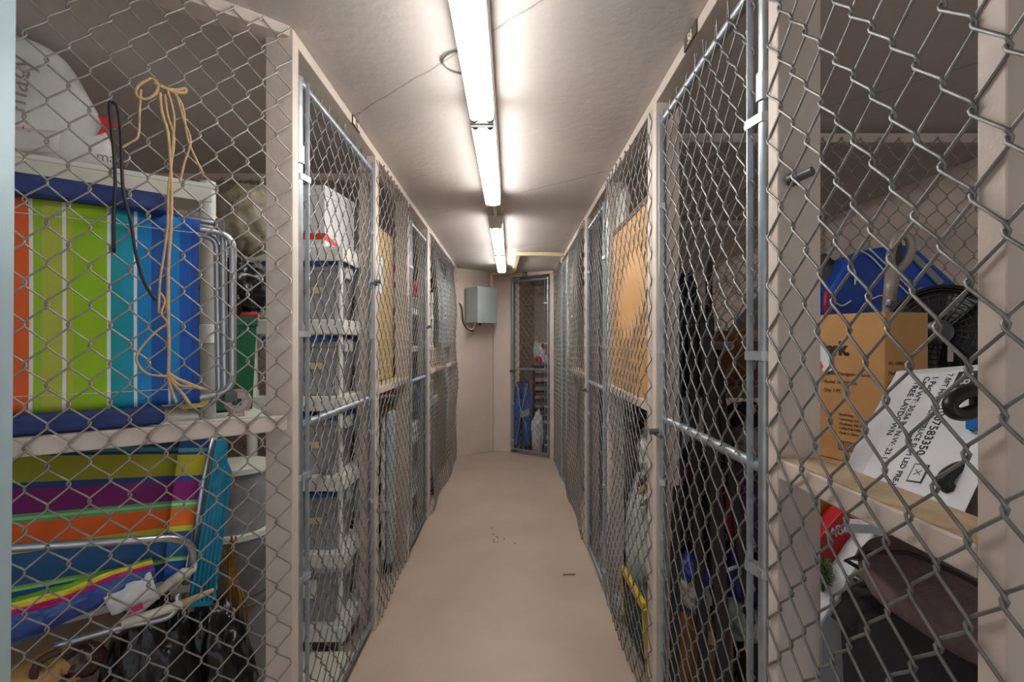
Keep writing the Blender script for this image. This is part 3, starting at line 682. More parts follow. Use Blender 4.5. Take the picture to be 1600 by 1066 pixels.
for i in range(15):
    r_ = random.Random(i); x0_ = 368+r_.uniform(-14, 18); yb = 990+r_.uniform(-5, 25); xt = 358+r_.uniform(-4, 10)
    MB().tube(smooth_path([P(x0_+r_.uniform(-2, 6), yb, 1.80), P(x0_-4+r_.uniform(-6, 6), yb-70, 1.80+r_.uniform(-.02, .02)), P(xt, 870+r_.uniform(-18, 30), 1.80), P(xt+r_.uniform(-12, 8), 845+r_.uniform(-10, 30), 1.79)], 4), .0040, 5).build('reed', REED, rd, smooth=True)
for i, (x, y) in enumerate(((355, 862), (365, 868), (350, 878))):
    MB().tube(arc(P(x, y, 1.79), (1,0,0), (0,0,1), .014, 20, 320, 12), .0022, 5).build('curl', REED, rd, smooth=True)
bag_('garbage_bag', 'shiny black garbage bag on the floor at the foot of the reeds', 'bag', LOC(-.19, .235, .26), (.13, .12, .34), BLKBAG, 5, .22, 1.9, 0.0, True, 5)
bag_('garbage_bag', 'larger black garbage bag slumped under the umbrella tip', 'bag', LOC(-.36, .20, .24), (.14, .12, .44), BLKBAG, 6, .22, 1.8, 0.0, True, 5)
BRN = M('brown_leather', (66, 34, 28), .25, coat=.4); TANL = M('tan_suede', (196, 154, 92), .8, var=.12)
sh_ = thing('shoe', 'brown and tan shoe lying at the bottom left behind the wire', 'shoe', PL(110, 1066, .10))
MB().blob(PL(128, 1030, .11), (.055, .050, .045), 2, .15, 1.5, 4).build('toe', BRN, sh_, smooth=True)
MB().blob(PL(100, 1040, .13), (.075, .060, .048), 4, .12, 1.5, 4).build('upper', TANL, sh_, smooth=True)
MB().tube(arc(PL(85, 1045, .06), E, Z, .040, 70, 300, 12), .010, 8).build('collar', M('shoe_trim', (78, 56, 44), .6), sh_, smooth=True)
sh2 = thing('shoe', 'tan suede shoe at the very bottom left corner', 'shoe', PL(40, 1075, .10))
MB().blob(PL(42, 1063, .11), (.085, .060, .040), 7, .12, 1.5, 4).build('upper', TANL, sh2, smooth=True)
MB().blob(PL(42, 1076, .11), (.090, .064, .020), 8, .05, 1.5, 3).build('sole', BRN, sh2, smooth=True)
cr = MB(); lbox(cr, -.86, -.50, .10, .36, 0, .40); tag(cr.build('wicker_hamper', M('dark_wicker', (92, 82, 62), .8, var=.3, scale=40, bump=.6, bscale=90), bevel=.015), 'dull olive woven hamper behind the brown shoe', 'hamper')

# ================================================================== white drawer shelves with clear bins behind the left gate
UY = 2.44; UX0, UX1 = -1.235, -.815
dsu = thing('plastic_shelf', 'narrow white plastic shelf tower holding clear bins behind the left gate', 'shelf unit', ((UX0+UX1)/2, UY+.16, 0))
levels = [1.952, 1.604, 1.241, .862, .497, .150]
for x, y in ((UX0, UY), (UX1, UY+.30), (UX0, UY+.30)):
    MB().lathe(V(x, y, 0), Z, sum([[(.024, z-.05), (.031, z-.045), (.031, z+.03), (.024, z+.035)] for z in sorted(levels)], [(.024, 0)])+[(.024, 1.99)], 14).build('post', WHITEP, dsu, smooth='auto')
MB().lathe(V(UX1, UY, 0), Z, [(.012, 0), (.012, 1.95)], 10).build('post', WHITEP, dsu, smooth='auto')
for z in levels:
    so = MB().box((UX0-.02, UY-.02, z-.02), (UX1+.02, UY+.32, z)).build('shelf', WHITEP, dsu, bevel=.004)
    MB().box((UX0-.024, UY-.026, z-.068), (UX1+.024, UY-.012, z+.004)).build('lip', WHITEP, so, bevel=.006)
    MB().box((UX1+.012, UY-.012, z-.068), (UX1+.024, UY+.32, z+.004)).build('lip', WHITEP, so, bevel=.004)
CLEARB = M('frosted_bin', (186, 186, 188), .35, var=.1, scale=5, alpha=.72); STUFFG = M('bin_contents', (150, 146, 142), .8, var=.25, scale=9)
BLUEL = M('blue_lid', (38, 98, 168), .4); GREYL = M('grey_lid', (214, 214, 214), .4)
bl_ = ['clear bin with blue lid on the second shelf from the top, left tower', 'clear bin with blue lid on the third shelf from the top, left tower', 'clear bin with tape label at gate-rail height, left tower', 'clear bin with blue lid just below the gate rail, left tower', 'lowest clear drawer with white panel, left tower']
for i, z in enumerate(levels[1:]):
    sx = .36; h = .262 if i < 4 else .25
    b_ = bin_('storage_bin', bl_[i], 'storage bin', (-1.005, UY+.145, z+.001), sx, .27, h, CLEARB, BLUEL if i != 4 else GREYL, 0, 'clear bins in the white tower', taper=.84, inner=STUFFG, tape=((.085, .03, .055, h*.55) if i < 4 else None))
    bxm = MB(); 
    MB().box((-1.185, UY-.008, z+h+.001), (-.87, UY+.0, z+h+.024)).build('lid_edge', BLUEL if i != 4 else GREYL, b_, bevel=.003)
    for s in (-1, 1): MB().box((-1.005+s*.184-.006, UY+.09, z+h-.05), (-1.005+s*.184+.006, UY+.20, z+h+.012)).build('clip', GREYL, b_, bevel=.003)
    if i == 4: MB().box((-1.10, UY-.004, z+.13), (-.93, UY+.01, z+.215)).build('white_panel', WHITEP, b_, bevel=.002)
wb = thing('cardboard_box', 'white carton with a red-orange stripe on top of the left tower', 'box', (-1.02, UY+.15, 1.953))
wq = [V(-1.22, UY-.01, 1.953), V(-.885, UY-.01, 1.953), V(-.838, UY+.29, 1.953), V(-1.2, UY+.29, 1.953)]
MB().prism(wq, Z*.285).build('carton', M('white_card', (224, 222, 222), .6, var=.03), wb, bevel=.003)
MB().prism([q+Z*.243-V(.0, .003 if i < 2 else -.003, 0)+V(.003 if i in (1, 2) else -.003, 0, 0) for i, q in enumerate(wq)], Z*.05).build('lid', M('white_card', (224, 222, 222)), wb, bevel=.003)
ORG = M('orange_print', (222, 70, 40), .6, var=.02)
MB().prism([wq[0]+V(0, -.002, .035), wq[1]+V(.002, -.002, .035), wq[1]+V(.002, -.002, .065), wq[0]+V(0, -.002, .065)], V(0, .003, 0)).build('stripe', ORG, wb)
MB().prism([wq[1]+V(.002, -.002, .035), wq[1].lerp(wq[2], .45)+V(.003, 0, .012), wq[1].lerp(wq[2], .62)+V(.003, 0, .012), wq[1]+V(.002, -.002, .065)], V(-.003, 0, 0)).build('stripe', ORG, wb)
MB().obox(V(-1.02, UY-.012, 2.10), V(.035, 0, 0), Z*.04, V(0, .001, 0)).build('printed_picture', M('pale_green_print', (176, 190, 176), .6, var=.2, scale=40), wb)
fb_ = MB().box((-1.22, 1.80, .03), (-.735, 2.40, .05)).build('floor_board', M('pale_board', (208, 208, 190), .6, var=.05)); tag(fb_, 'pale green-white board lying on the floor inside the left gate', 'board')
for x in (-1.2, -.76): MB().box((x-.02, 1.82, 0), (x+.02, 2.38, .03)).build('cleat', PAINT, fb_)
# ================================================================== near right cage
KRAFT = M('kraft_card', (190, 142, 88), .7, var=.08, scale=6, bump=.1, bscale=120); INK = M('black_ink', (44, 36, 32), .7, var=0); WHT = M('white_sheet', (226, 228, 232), .6, var=.03)
INKB = M('brown_ink', (96, 68, 46), .7, var=0)
SHZ = 1.172
shf = MB().box((.83, 1.14, SHZ-.018), (1.60, 1.64, SHZ)).build('cage_shelf', M('plywood', (186, 146, 96), .7, var=.12, scale=9)); tag(shf, 'plywood shelf carrying the vacuum carton in the near right cage', 'shelf')
MB().box((1.06, 1.64, SHZ-.018), (1.60, 2.14, SHZ)).build('inner_board', MATS['plywood'], shf)
MB().box((1.50, 1.95, 0), (1.54, 2.0, SHZ-.018)).build('leg', PAINT, shf); MB().box((1.10, 1.58, 0), (1.14, 1.62, SHZ-.018)).build('leg', PAINT, shf)
# vacuum carton
ca = P(1383, 722, 1.30); ca.z = SHZ+.001
dl = V(-.327, .945, 0); dr = V(.945, .327, 0); CH = .405
vb = thing('cardboard_box', 'tall brown vacuum carton with bold black lettering on the right cage shelf', 'box', ca+dl*.14+dr*.08)
MB().prism([ca, ca+dr*.162, ca+dr*.162+dl*.275, ca+dl*.275], Z*CH).build('carton', KRAFT, vb, bevel=.003)
MB().prism([ca+dr*.001+dl*.13+Z*(CH+.0005), ca+dr*.161+dl*.13+Z*(CH+.0005), ca+dr*.161+dl*.150+Z*(CH+.0005), ca+dr*.001+dl*.150+Z*(CH+.0005)], Z*.001).build('tape', M('clear_tape', (200, 168, 120), .25), vb)
nl = -dr; nr = -dl
def onL(u, z): return ca+dl*u+nl*.0006+Z*z      # left face, u from the corner back
def onR(u, z): return ca+dr*u+nr*.0006+Z*z
lettering('Shark.', .053, onL(.206, .292), -dl, Z, INK, vb, 'logo', bold=.002, spacing=.85)
for t, z, s in (('Shark® Navigator Vacuum', .236, .0135), ('Model: NV105 26', .212, .0135), ('Qty: 1 PC', .188, .0135)): lettering(t, s, onL(.172, z), -dl, Z, INKB, vb)
for i, t in enumerate(('SharkNinja', 'Operating LLC', 'Needham, MA 02494', '1-800-798-7398', 'Made in China')): lettering(t, .0095, onL(.125, .125-.0125*i), -dl, Z, INKB, vb)
MB().prism([onL(.128, .030), onL(.050, .030), onL(.050, .056), onL(.128, .056)], -nl*.0008).build('barcode_frame', INKB, vb)
for i in range(14): MB().prism([onL(.125-.0052*i, .033), onL(.1228-.0052*i, .033), onL(.1228-.0052*i, .053), onL(.125-.0052*i, .053)], nl*.0008).build('barcode_bar', KRAFT, vb)
for i, t in enumerate(('PO: 5400220199', 'Model: NV105 26', 'Desc: Shark® Navigator', 'Qty: 1 PC', 'Meas: 32.4X26.8', 'Color: Blue', 'Carton #:', '1.00')): lettering(t, .0135, onR(.012, .268-.0248*i), dr, Z, INKB, vb)
lb = MB().obox(onL(.170, .286)+nl*.004, (-dl*.9+Z*.45).normalized()*.018, (Z*.9+dl*.45).normalized()*.045, nl*.001).build('paper_label', WHT, vb)
MB().obox(onL(.186, .280)+nl*.0052, (-dl*.9+Z*.45).normalized()*.005, (Z*.9+dl*.45).normalized()*.030, nl*.0005).build('red_strip', RED, lb)
# tilted white tree carton
Yd = 1.0
def W(px, py, y=Yd): return P(px, py, y)
tlc = W(1432, 584, .98); e1 = (W(1352, 732, .93)-tlc).normalized(); e2 = (W(1560, 556, .86)-tlc); e2 = (e2-e1*e2.dot(e1)).normalized()
nb = e1.cross(e2).normalized()
if nb.y > 0: nb = -nb               # towards the viewer
wtb = thing('cardboard_box', 'white Christmas tree carton leaning tilted with number 28 label', 'box', tlc+e1*.2)
LEN = .335
def amax(b_): return (tlc.z+e2.z*b_-1.20)/(-e1.z)
fc = [tlc, tlc+e2*.19, tlc+e2*.19+e1*amax(.19), tlc+e1*amax(0)]
MB().prism(fc, V(.03, .09, 0)).build('carton', WHT, wtb, bevel=.002)
def onW(a, b): return tlc+e1*a+e2*b+nb*.0006
up_t = e2
INKG = M('grey_ink', (58, 60, 64), .7, var=0)
lettering('TREE LAYDOWN', .0165, onW(.020, .006), e1, e2, INKG, wtb)
lettering('Case WT: 30.56 lbs N.W: 23.1', .0150, onW(.010, .022), e1, e2, INKG, wtb)
lettering('1 Pack', .0150, onW(.010, .037), e1, e2, INKG, wtb)
lettering('7.5FT HARBOUR SPRUCE SLIM LED PRE-LIT TR', .0135, onW(.006, .062), e1, e2, INKG, wtb)
lettering('1007583350', .0205, onW(.080, .078), e1, e2, INK, wtb)
MB().prism([onW(.004, .080), onW(.040, .080), onW(.040, .118), onW(.004, .118)], nb*.0008).build('black_patch', INK, wtb)
lettering('28', .026, onW(.008, .089)+nb*.001, e1, e2, WHT, wtb, 'patch_digits')
bp_ = [onW(.200, .085), onW(.235, .085), onW(.235, .110), onW(.200, .110)]
MB().prism(bp_, nb*.0006).build('stamp_frame', INKG, wtb); MB().prism([onW(.202, .087), onW(.233, .087), onW(.233, .108), onW(.202, .108)], nb*.001).build('stamp_field', WHT, wtb)
lettering('X', .016, onW(.211, .092)+nb*.0008, e1, e2, INK, wtb, 'stamp')
# black carry handle with blue bands in front of the white carton
ch_ = thing('carry_strap', 'black handle with blue bands in front of the white tree carton', 'strap', W(1505, 690, .80))
for cx_, cy_ in ((1508, 630), (1500, 748)):
    MB().tube(smooth_path([W(cx_+30, cy_-14, .80), W(cx_+5, cy_-18, .79), W(cx_-20, cy_-4, .785), W(cx_-22, cy_+10, .78), W(cx_-8, cy_+18, .78), W(cx_+14, cy_+12, .79), W(cx_+30, cy_+4, .80)]), .0105, 8).build('grip', BLACKP, ch_, smooth=True)
MB().bar(W(1522, 610, .81), W(1522, 765, .81), .010, .010).build('core', BLACKP, ch_, bevel=.002)
for a, b in ((648, 672), (692, 722)): MB().bar(W(1520, a, .805), W(1520, b, .805), .013, .014).build('blue_band', M('blue_band', (28, 128, 206), .4), ch_, bevel=.002)
# blue hard case behind the carton
BLUEC = M('cobalt_plastic', (14, 74, 168), .38, var=.05)
hc = thing('hard_case', 'cobalt blue hard-shell case with white piping behind the vacuum carton', 'case', P(1400, 540, 1.72))
op = [(1292, 686), (1296, 455), (1304, 440), (1332, 396), (1346, 391), (1372, 386), (1398, 382), (1424, 381), (1442, 392), (1508, 452), (1516, 480), (1512, 686)]
MB().prism([P(x, y, 1.72) for x, y in op], V(.05, .22, 0)).build('shell', BLUEC, hc, bevel=.025, bseg=4)
PIP = M('white_piping', (216, 222, 228), .4)
for pts in ([(1342, 391), (1362, 402), (1390, 432), (1412, 452), (1432, 476), (1440, 500)], [(1326, 410), (1336, 425), (1336, 445)], [(1342, 490), (1352, 474), (1372, 463), (1384, 462)], [(1358, 388), (1395, 424), (1425, 454)], [(1302, 470), (1315, 478), (1330, 470)]):
    MB().tube(smooth_path([P(x, y, 1.712) for x, y in pts]), .0028, 6).build('piping', PIP, hc, smooth=True)
MB().prism([P(x, y, 1.708) for x, y in ((1425, 402), (1433, 398), (1476, 440), (1468, 446))], V(0, .008, 0)).build('strap', M('grey_strap', (128, 136, 136), .7), hc)
MB().prism([P(x, y, 1.708) for x, y in ((1395, 482), (1440, 448), (1446, 456), (1405, 490))], V(0, .008, 0)).build('strap', M('grey_strap', (128, 136, 136)), hc)
MB().lathe(P(1504, 460, 1.715), V(0, -1, 0), [(.020, 0), (.020, .012), (.014, .016)], 16).build('knob', BLACKP, hc, smooth='auto')
MB().lathe(P(1502, 460, 1.697), V(0, -1, 0), [(.013, 0), (.011, .006)], 16).build('knob_cap', M('chrome', (210, 212, 214), .2, .8), hc, smooth='auto')
MB().tube([P(1292, 455, 1.70), P(1290, 475, 1.70), P(1293, 500, 1.70)], .008, 8).build('red_cord', M('crimson', (176, 34, 56), .5), hc, smooth=True)
# vacuum wand handle
vw = thing('vacuum_wand', 'taupe vacuum wand with loop handle rising behind the carton', 'vacuum wand', P(1388, 560, 1.58))
TAU = M('taupe_plastic', (150, 138, 128), .35, var=.03)
MB().tube([P(x, y, 1.56) for x, y in ((1386, 560), (1387, 500), (1391, 455), (1396, 424))], [.017, .017, .018, .021], 12).build('wand', TAU, vw, smooth=True)
loop = [P(x, y, 1.56) for x, y in ((1397, 425), (1391, 408), (1394, 388), (1400, 372), (1410, 366), (1420, 372), (1424, 386), (1420, 402), (1410, 416), (1400, 424))]
MB().tube(smooth_path(loop, 4)[:-1], .0125, 10, closed=True).build('loop_handle', TAU, vw, smooth=True)
MB().prism([P(x, y, 1.565) for x, y in ((1396, 416), (1394, 396), (1400, 378), (1408, 372), (1412, 390), (1409, 408))], V(0, .012, 0)).build('grip_insert', M('charcoal_rubber', (64, 64, 64), .7), vw, bevel=.002)
MB().tube([P(1386, 478, 1.545), P(1388, 468, 1.543)], .008, 8).build('button', M('chrome', (210, 212, 214)), vw, smooth='auto')
# black desk fan
fn_ = thing('desk_fan', 'black round desk fan between the carton and the tilted box', 'fan', P(1470, 640, 1.40))
fcx = P(1468, 520, 1.40); fd = V(-.75, -.62, .12).normalized(); fx = fd.cross(Z).normalized(); fy = fx.cross(fd)
MB().lathe(fcx-fd*.06, fd, [(.115, 0), (.132, .02), (.135, .055), (.125, .062), (.120, .030), (.03, .02)], 36).build('drum', BLACKP, fn_, smooth='auto')
for r in (.118, .104, .090, .076, .062, .048): MB().tube(arc(fcx+fd*.012*(1-r*5), fx, fy, r, 0, 360, 40)[:-1], .0016, 5, closed=True).build('grille_ring', BLACKP, fn_, smooth=True)
for i in range(24):
    a = i*math.pi/12; d = fx*math.cos(a)+fy*math.sin(a); MB().tube([fcx+d*.03+fd*.012, fcx+d*.085+fd*.010, fcx+d*.128], .0015, 4).build('grille_spoke', BLACKP, fn_, smooth=True)
MB().lathe(fcx, fd, [(.034, 0), (.034, .016), (.028, .02)], 24).build('hub', M('charcoal_plastic', (58, 60, 64), .35), fn_, smooth='auto')
for i in range(4):
    a = i*math.pi/2+.4; d = fx*math.cos(a)+fy*math.sin(a); t = fd.cross(d)
    MB().prism([fcx-fd*.02+d*.03-t*.012, fcx-fd*.012+d*.108-t*.04, fcx-fd*.028+d*.112+t*.035, fcx-fd*.03+d*.03+t*.012], -fd*.003).build('blade', MATS['charcoal_plastic'], fn_)
MB().lathe(V(fcx.x+.04, fcx.y+.05, SHZ), Z, [(.075, 0), (.075, .012), (.03, .02), (.018, .03), (.018, fcx.z-SHZ-.07)], 24).build('stand', BLACKP, fn_, smooth='auto')
MB().obox(fcx+fd*.03-fx*.03-fy*.06, fx*.006, fy*.022, fd*.004).build('clip', M('chrome', (210, 212, 214)), fn_)
# dark bundle behind, left of the case
bag_('dark_pouch', 'dark grey pouch behind the carton beside the cage post', 'bag', P(1284, 440, 1.9), (.06, .08, .09), M('dark_cloth', (70, 64, 62), .8, bump=.3), 12, .2, flat=1.173)
# --- below the shelf
rb = thing('gift_box', 'red box with white lettering under the right cage shelf', 'box', P(1310, 900, 1.22))
REDB = M('red_card', (190, 22, 34), .45, var=.04)
rq = [P(x, y, 1.20) for x, y in ((1322, 792), (1392, 826), (1352, 902), (1262, 862))]
MB().prism(rq, V(.05, .22, -.06)).build('carton', REDB, rb, bevel=.003)
rx = (rq[1]-rq[0]).normalized(); ry = (rq[0]-rq[3]).normalized(); rn = rx.cross(ry).normalized(); rn = rn if rn.y < 0 else -rn
lettering('M8', .034, rq[3]+rx*.020+ry*.045+rn*.001, (ry*.9+rx*.45), (-rx+ry*.4), WHT, rb)
for i in range(4): MB().obox(rq[0]+rx*.05-ry*(.015+.010*i)+rn*.0006, rx*.03, ry*.0012, rn*.0004).build('printed_line', M('pink_ink', (226, 150, 150), .6, var=0), rb)
whb = thing('foam_box', 'white box with grey window leaning beside the red box', 'box', P(1330, 1000, 1.10))
MB().prism([P(x, y, 1.10) for x, y in ((1282, 972), (1340, 880), (1372, 838), (1420, 870), (1440, 900), (1400, 1075), (1278, 1075))], V(.08, .22, 0)).build('body', WHT, whb, bevel=.006)
MB().prism([P(x, y, 1.098) for x, y in ((1322, 818), (1388, 822), (1386, 836), (1318, 832))], V(.02, .03, 0)).build('flap', WHT, whb)
MB().prism([P(x, y, 1.096) for x, y in ((1334, 876), (1342, 858), (1353, 860), (1346, 878))], V(0, .003, 0)).build('window', M('grey_window', (120, 124, 126), .4), whb)
MB().tube([P(1374, 870, 1.09), P(1391, 846, 1.09)], .003, 6).build('slot', MATS['charcoal_plastic'], whb, smooth='auto')
MB().tube([P(1335, 900, 1.085), P(1342, 905, 1.08)], .010, 12).build('clasp', M('chrome', (210, 212, 214)), whb, smooth='auto')
tb_ = MB().prism([P(1258, 782, 1.30), P(1300, 768, 1.30), P(1300, 860, 1.30), P(1258, 860, 1.30)], V(.02, .10, 0)).build('wood_block', M('honey_wood', (176, 130, 62), .5, var=.1)); tag(tb_, 'honey-coloured wood block behind the red box, touching the post', 'wood block')
gl_ = thing('garland', 'green tinsel garland beside the red box and white box', 'garland', P(1290, 900, 1.16))
GRN = M('garland_green', (96, 130, 70), .5, var=.3, scale=60)
gm = MB(); rr_ = random.Random(5)
for i in range(260):
    c = P(1286+rr_.uniform(-9, 14), 896+rr_.uniform(-22, 24), 1.165+rr_.uniform(-.02, .02)); d = Vector([rr_.gauss(0, 1) for _ in range(3)]).normalized()*.012
    gm.tube([c, c+d], [.0012, .0003], 3, caps=False)
gm.build('needles', GRN, gl_, kind='stuff')
MB().tube([P(1284, 870, 1.165), P(1290, 895, 1.165), P(1286, 925, 1.165)], .003, 5).build('wire_core', M('garland_core', (60, 84, 48), .6), gl_, smooth=True)
FELT = M('brown_felt', (112, 92, 90), .95, var=.12, scale=60, bump=.4, bscale=300); BFAB = M('black_fabric', (46, 46, 48), .85, var=.1, scale=40, bump=.2, bscale=250)
def cushion(name, label, cat, pts, y, dep, mat, crest=.03, seam=True):
    t = thing(name, label, cat, P(sum(p[0] for p in pts)/len(pts), max(p[1] for p in pts), y))
    fr = [P(px, py, y+dy) for px, py, dy in pts]; c = sum(fr, Vector())/len(fr); n = len(fr); rings = []
    dv = V(.10, dep, .05)
    for k in range(7):
        f = k/6; s = .55+.45*math.sin(max(.06, min(.94, f))*math.pi)**.6
        rings.append([c+(p-c)*s+dv*(f-.5) for p in fr])
    MB().loft(rings).build('body', mat, t, smooth=True, sub=2)
    if seam: MB().tube([c+(p-c)*1.005+dv*0 for p in fr], .004, 6, closed=True).build('seam', M('seam_dark', (52, 40, 42), .9), t, smooth=True)
    return t
cushion('felt_cushion', 'dark brown felt cushion pointing left, under the near rail', 'cushion', ((1322, 876, .02), (1360, 864, .02), (1420, 864, .0), (1480, 890, -.04), (1560, 930, -.08), (1600, 1010, -.10), (1540, 1010, -.06), (1450, 960, .0), (1390, 915, .02)), .88, .16, FELT)
cushion('felt_cushion', 'rumpled dark brown felt roll tucked up under the near rail', 'cushion', ((1388, 822, .05), (1420, 828, .04), (1480, 850, .0), (1540, 880, -.05), (1560, 925, -.06), (1480, 890, .0), (1430, 868, .04), (1402, 840, .05)), .95, .14, M('dark_felt', (74, 60, 58), .95, var=.2, scale=30, bump=.5, bscale=60), seam=False)
cushion('felt_cushion', 'brown felt bundle peeking over the near rail by the white carton', 'cushion', ((1450, 772, .0), (1490, 764, 0), (1540, 770, -.03), (1560, 830, -.05), (1500, 830, 0)), .84, .12, FELT, seam=False)
fbn = thing('fabric_bin', 'black fabric bin with a rolled rim at the bottom right', 'fabric bin', P(1420, 1066, .90))
rim = [P(1312, 962, 1.00), P(1330, 940, 1.0), P(1400, 935, .98), P(1460, 960, .92), P(1560, 1040, .80), P(1640, 1120, .74)]
MB().patch(P(1312, 962, 1.0), P(1580, 1060, .78), P(1304, 1250, 1.0), P(1560, 1330, .78), 16, 12, lambda u, v: V(-.02*math.sin(u*3.1)*v, -.02*math.sin(v*3), .035*math.sin(u*math.pi)*(1-v)), V(.11, .16, 0)).build('body', BFAB, fbn, smooth='auto')
MB().tube(smooth_path([p+V(0, -.01, -.012) for p in rim]), .022, 10).build('rolled_rim', BFAB, fbn, smooth=True)
# ================================================================== behind the right gate
BLKW = M('black_stained_wood', (34, 30, 30), .6, var=.15, scale=12)
for i, (lab, t, b, wd_) in enumerate((
        ('leftmost black board leaning upright behind the right gate', P(1060, 470, 2.03), P(1052, 1195, 1.82), .034),
        ('second black board from the left, leaning behind the right gate', P(1078, 490, 2.05), P(1104, 1180, 1.86), .034),
        ('widest black board leaning behind the right gate', P(1103, 505, 1.98), P(1138, 1190, 1.83), .052),
        ('rightmost black board, most tilted, behind the right gate', P(1118, 560, 2.02), P(1196, 1160, 1.92), .034))):
    b.z = .001; d = b-t; tdir = d.normalized(); sx = V(1, 0, 0); sx = (sx-tdir*sx.dot(tdir)).normalized(); sy = tdir.cross(sx)
    o = MB().obox((t+b)/2, sx*wd_/2, sy*.011, d/2).build('bed_slat', BLKW, bevel=.003); tag(o, lab, 'board', 'black boards behind the right gate')
    for f in (.03, .97): MB().tube([t+d*f+sy*.012, t+d*f-sy*.012], .006, 8).build('peg', MATS['dark_steel'], o, smooth='auto')
hb = thing('headboard_panel', 'black slatted panel standing behind the leaning black boards', 'panel', P(1082, 620, 2.12))
for i in range(5): MB().box((P(1049+14*i, 0, 2.12).x, 2.115, 1.28), (P(1060+14*i, 0, 2.12).x, 2.14, 1.60)).build('slat', BLKW, hb, bevel=.003)
for z in (1.58, 1.42, 1.30): MB().box((P(1048, 0, 2.12).x, 2.14, z), (P(1118, 0, 2.12).x, 2.16, z+.045)).build('cross_rail', BLKW, hb, bevel=.003)
for sx_ in (1052, 1112): MB().box((P(sx_, 0, 2.12).x, 2.14, 0), (P(sx_+8, 0, 2.12).x, 2.165, 1.30)).build('leg', BLKW, hb)
def carton(label, a, b, mat=KRAFT, cat='box', tape=True, name='cardboard_box', group=None):
    a = Vector(a); b = Vector(b); t = thing(name, label, cat, ((a.x+b.x)/2, (a.y+b.y)/2, a.z), 0, group)
    MB().box(a, b).build('carton', mat, t, bevel=.003)
    if tape:
        m = M('clear_tape', (200, 168, 120)); xm = (a.x+b.x)/2
        MB().box((xm-.02, a.y-.001, b.z-.05), (xm+.02, b.y+.001, b.z+.0008)).build('tape', m, t)
    return t
def PXY(px0, px1, py0, py1, y, dep): 
    a = P(px0, py1, y); b = P(px1, py0, y); return (a.x, y, a.z), (b.x, y+dep, b.z)
ws = MB().box((.66, 2.34, 1.245), (1.95, 2.75, 1.30)).build('storage_shelf', M('pale_brown_wood', (150, 116, 84), .65, var=.12)); tag(ws, 'brown wooden shelf beyond the divider, seen through the right gate', 'shelf')
for x in (.70, 1.88): MB().box((x, 2.60, 0), (x+.05, 2.65, 1.245)).build('leg', PAINT, ws)
carton('wide brown carton on the shelf beyond the right divider', (.98, 2.40, 1.302), (1.32, 2.70, 1.555), M('dark_kraft', (142, 98, 56), .7, var=.15, scale=12))
for i, px in enumerate((1088, 1141)):
    c = P(px, 541, 2.30); ln = .34
    t = thing('paper_roll', ('left' if i == 0 else 'right')+' white paper roll end poking towards the right gate', 'paper roll', c+V(0, ln/2, 0))
    MB().lathe(c, V(0, 1, 0), [(.010, .012), (.018, 0), (.021, .004), (.021, ln)], 20).build('roll', WHT, t, smooth='auto')
    MB().lathe(c+V(0, .012, 0), V(0, -1, 0), [(.010, 0), (.010, .001)], 16).build('core', M('grey_core', (150, 142, 132), .7), t)
    MB().box((c.x-.03, c.y+.12, 1.302), (c.x+.03, c.y+.20, c.z-.019)).build('cradle', BLKW, t)
lp_ = MB().prism([P(1128, 530, 2.9), P(1192, 455, 2.9), P(1192, 525, 2.9)], V(0, .03, 0)).build('slanted_board', M('pale_grey', (150, 150, 152), .5)); tag(lp_, 'pale grey triangular panel slanting above the brown carton', 'panel')
bag_('dark_coat', 'dark navy coat bundle behind the top of the black panel', 'clothing', P(1062, 512, 2.5), (.10, .11, .28), M('navy_cloth', (36, 42, 58), .85, bump=.3), 14, .3, flat=1.302)
wc = thing('white_carton', 'white papery carton with a blue spot behind the black boards', 'box', P(1075, 700, 2.1))
MB().prism([P(1048, 632, 2.09), P(1066, 622, 2.09), P(1100, 626, 2.09), P(1098, 662, 2.09), P(1052, 714, 2.09)], V(.02, .02, 0)).build('sheet', WHT, wc)
MB().prism([P(1061, 645, 2.085), P(1068, 648, 2.085), P(1067, 662, 2.085), P(1060, 656, 2.085)], V(0, .004, 0)).build('blue_spot', M('blue_band', (28, 128, 206)), wc)
def heap(name, label, cat, px, py, y, rx, rz, mat, seed, amp=.3, flat=None, ry=.12, ridge=False, freq=2.2):
    return bag_(name, label, cat, P(px, py, y), (rx, ry, rz), mat, seed, amp, freq, flat, ridge, 4)
heap('purple_bag', 'purple cloth bag hanging low behind the right gate', 'bag', 1150, 800, 2.30, .095, .20, M('purple_cloth', (92, 64, 112), .8, bump=.4), 15, .25)
MB_r = MB().tube([P(1140, 745, 2.05), P(1138, 800, 2.04), P(1141, 845, 2.05)], .010, 8).build('red_strap', M('crimson', (176, 34, 56)), smooth=True); tag(MB_r, 'red strap hanging before the purple bag', 'strap')
heap('navy_bag', 'navy blue tote bag low behind the right gate', 'bag', 1152, 912, 2.15, .075, .15, M('navy_bag', (34, 46, 112), .5, bump=.4), 16, .22)
tag(MB().tube([P(1132, 893, 2.0), P(1172, 877, 2.0)], .007, 8).build('white_rod', WHT, smooth='auto'), 'short white rod across the navy tote bag', 'rod')
heap('blue_bag', 'bright blue plastic bag on the white sack behind the right gate', 'bag', 1081, 888, 2.12, .058, .052, M('blue_bag', (44, 66, 176), .4, bump=.5), 17, .3)
heap('white_sack', 'crumpled off-white sack under the bright blue bag', 'bag', 1084, 925, 2.08, .060, .058, M('off_white_bag', (196, 196, 180), .5, bump=.5), 18, .3)
heap('grey_sack', 'grey-green sack low at the right side of the gate', 'bag', 1160, 968, 2.02, .075, .060, M('sage_bag', (136, 146, 138), .5, var=.2, bump=.5), 19, .3)
DKR = M('dark_red_cloth', (96, 30, 38), .85, bump=.4); DKB = M('dark_heap_cloth', (40, 36, 40), .85, var=.2, bump=.5)
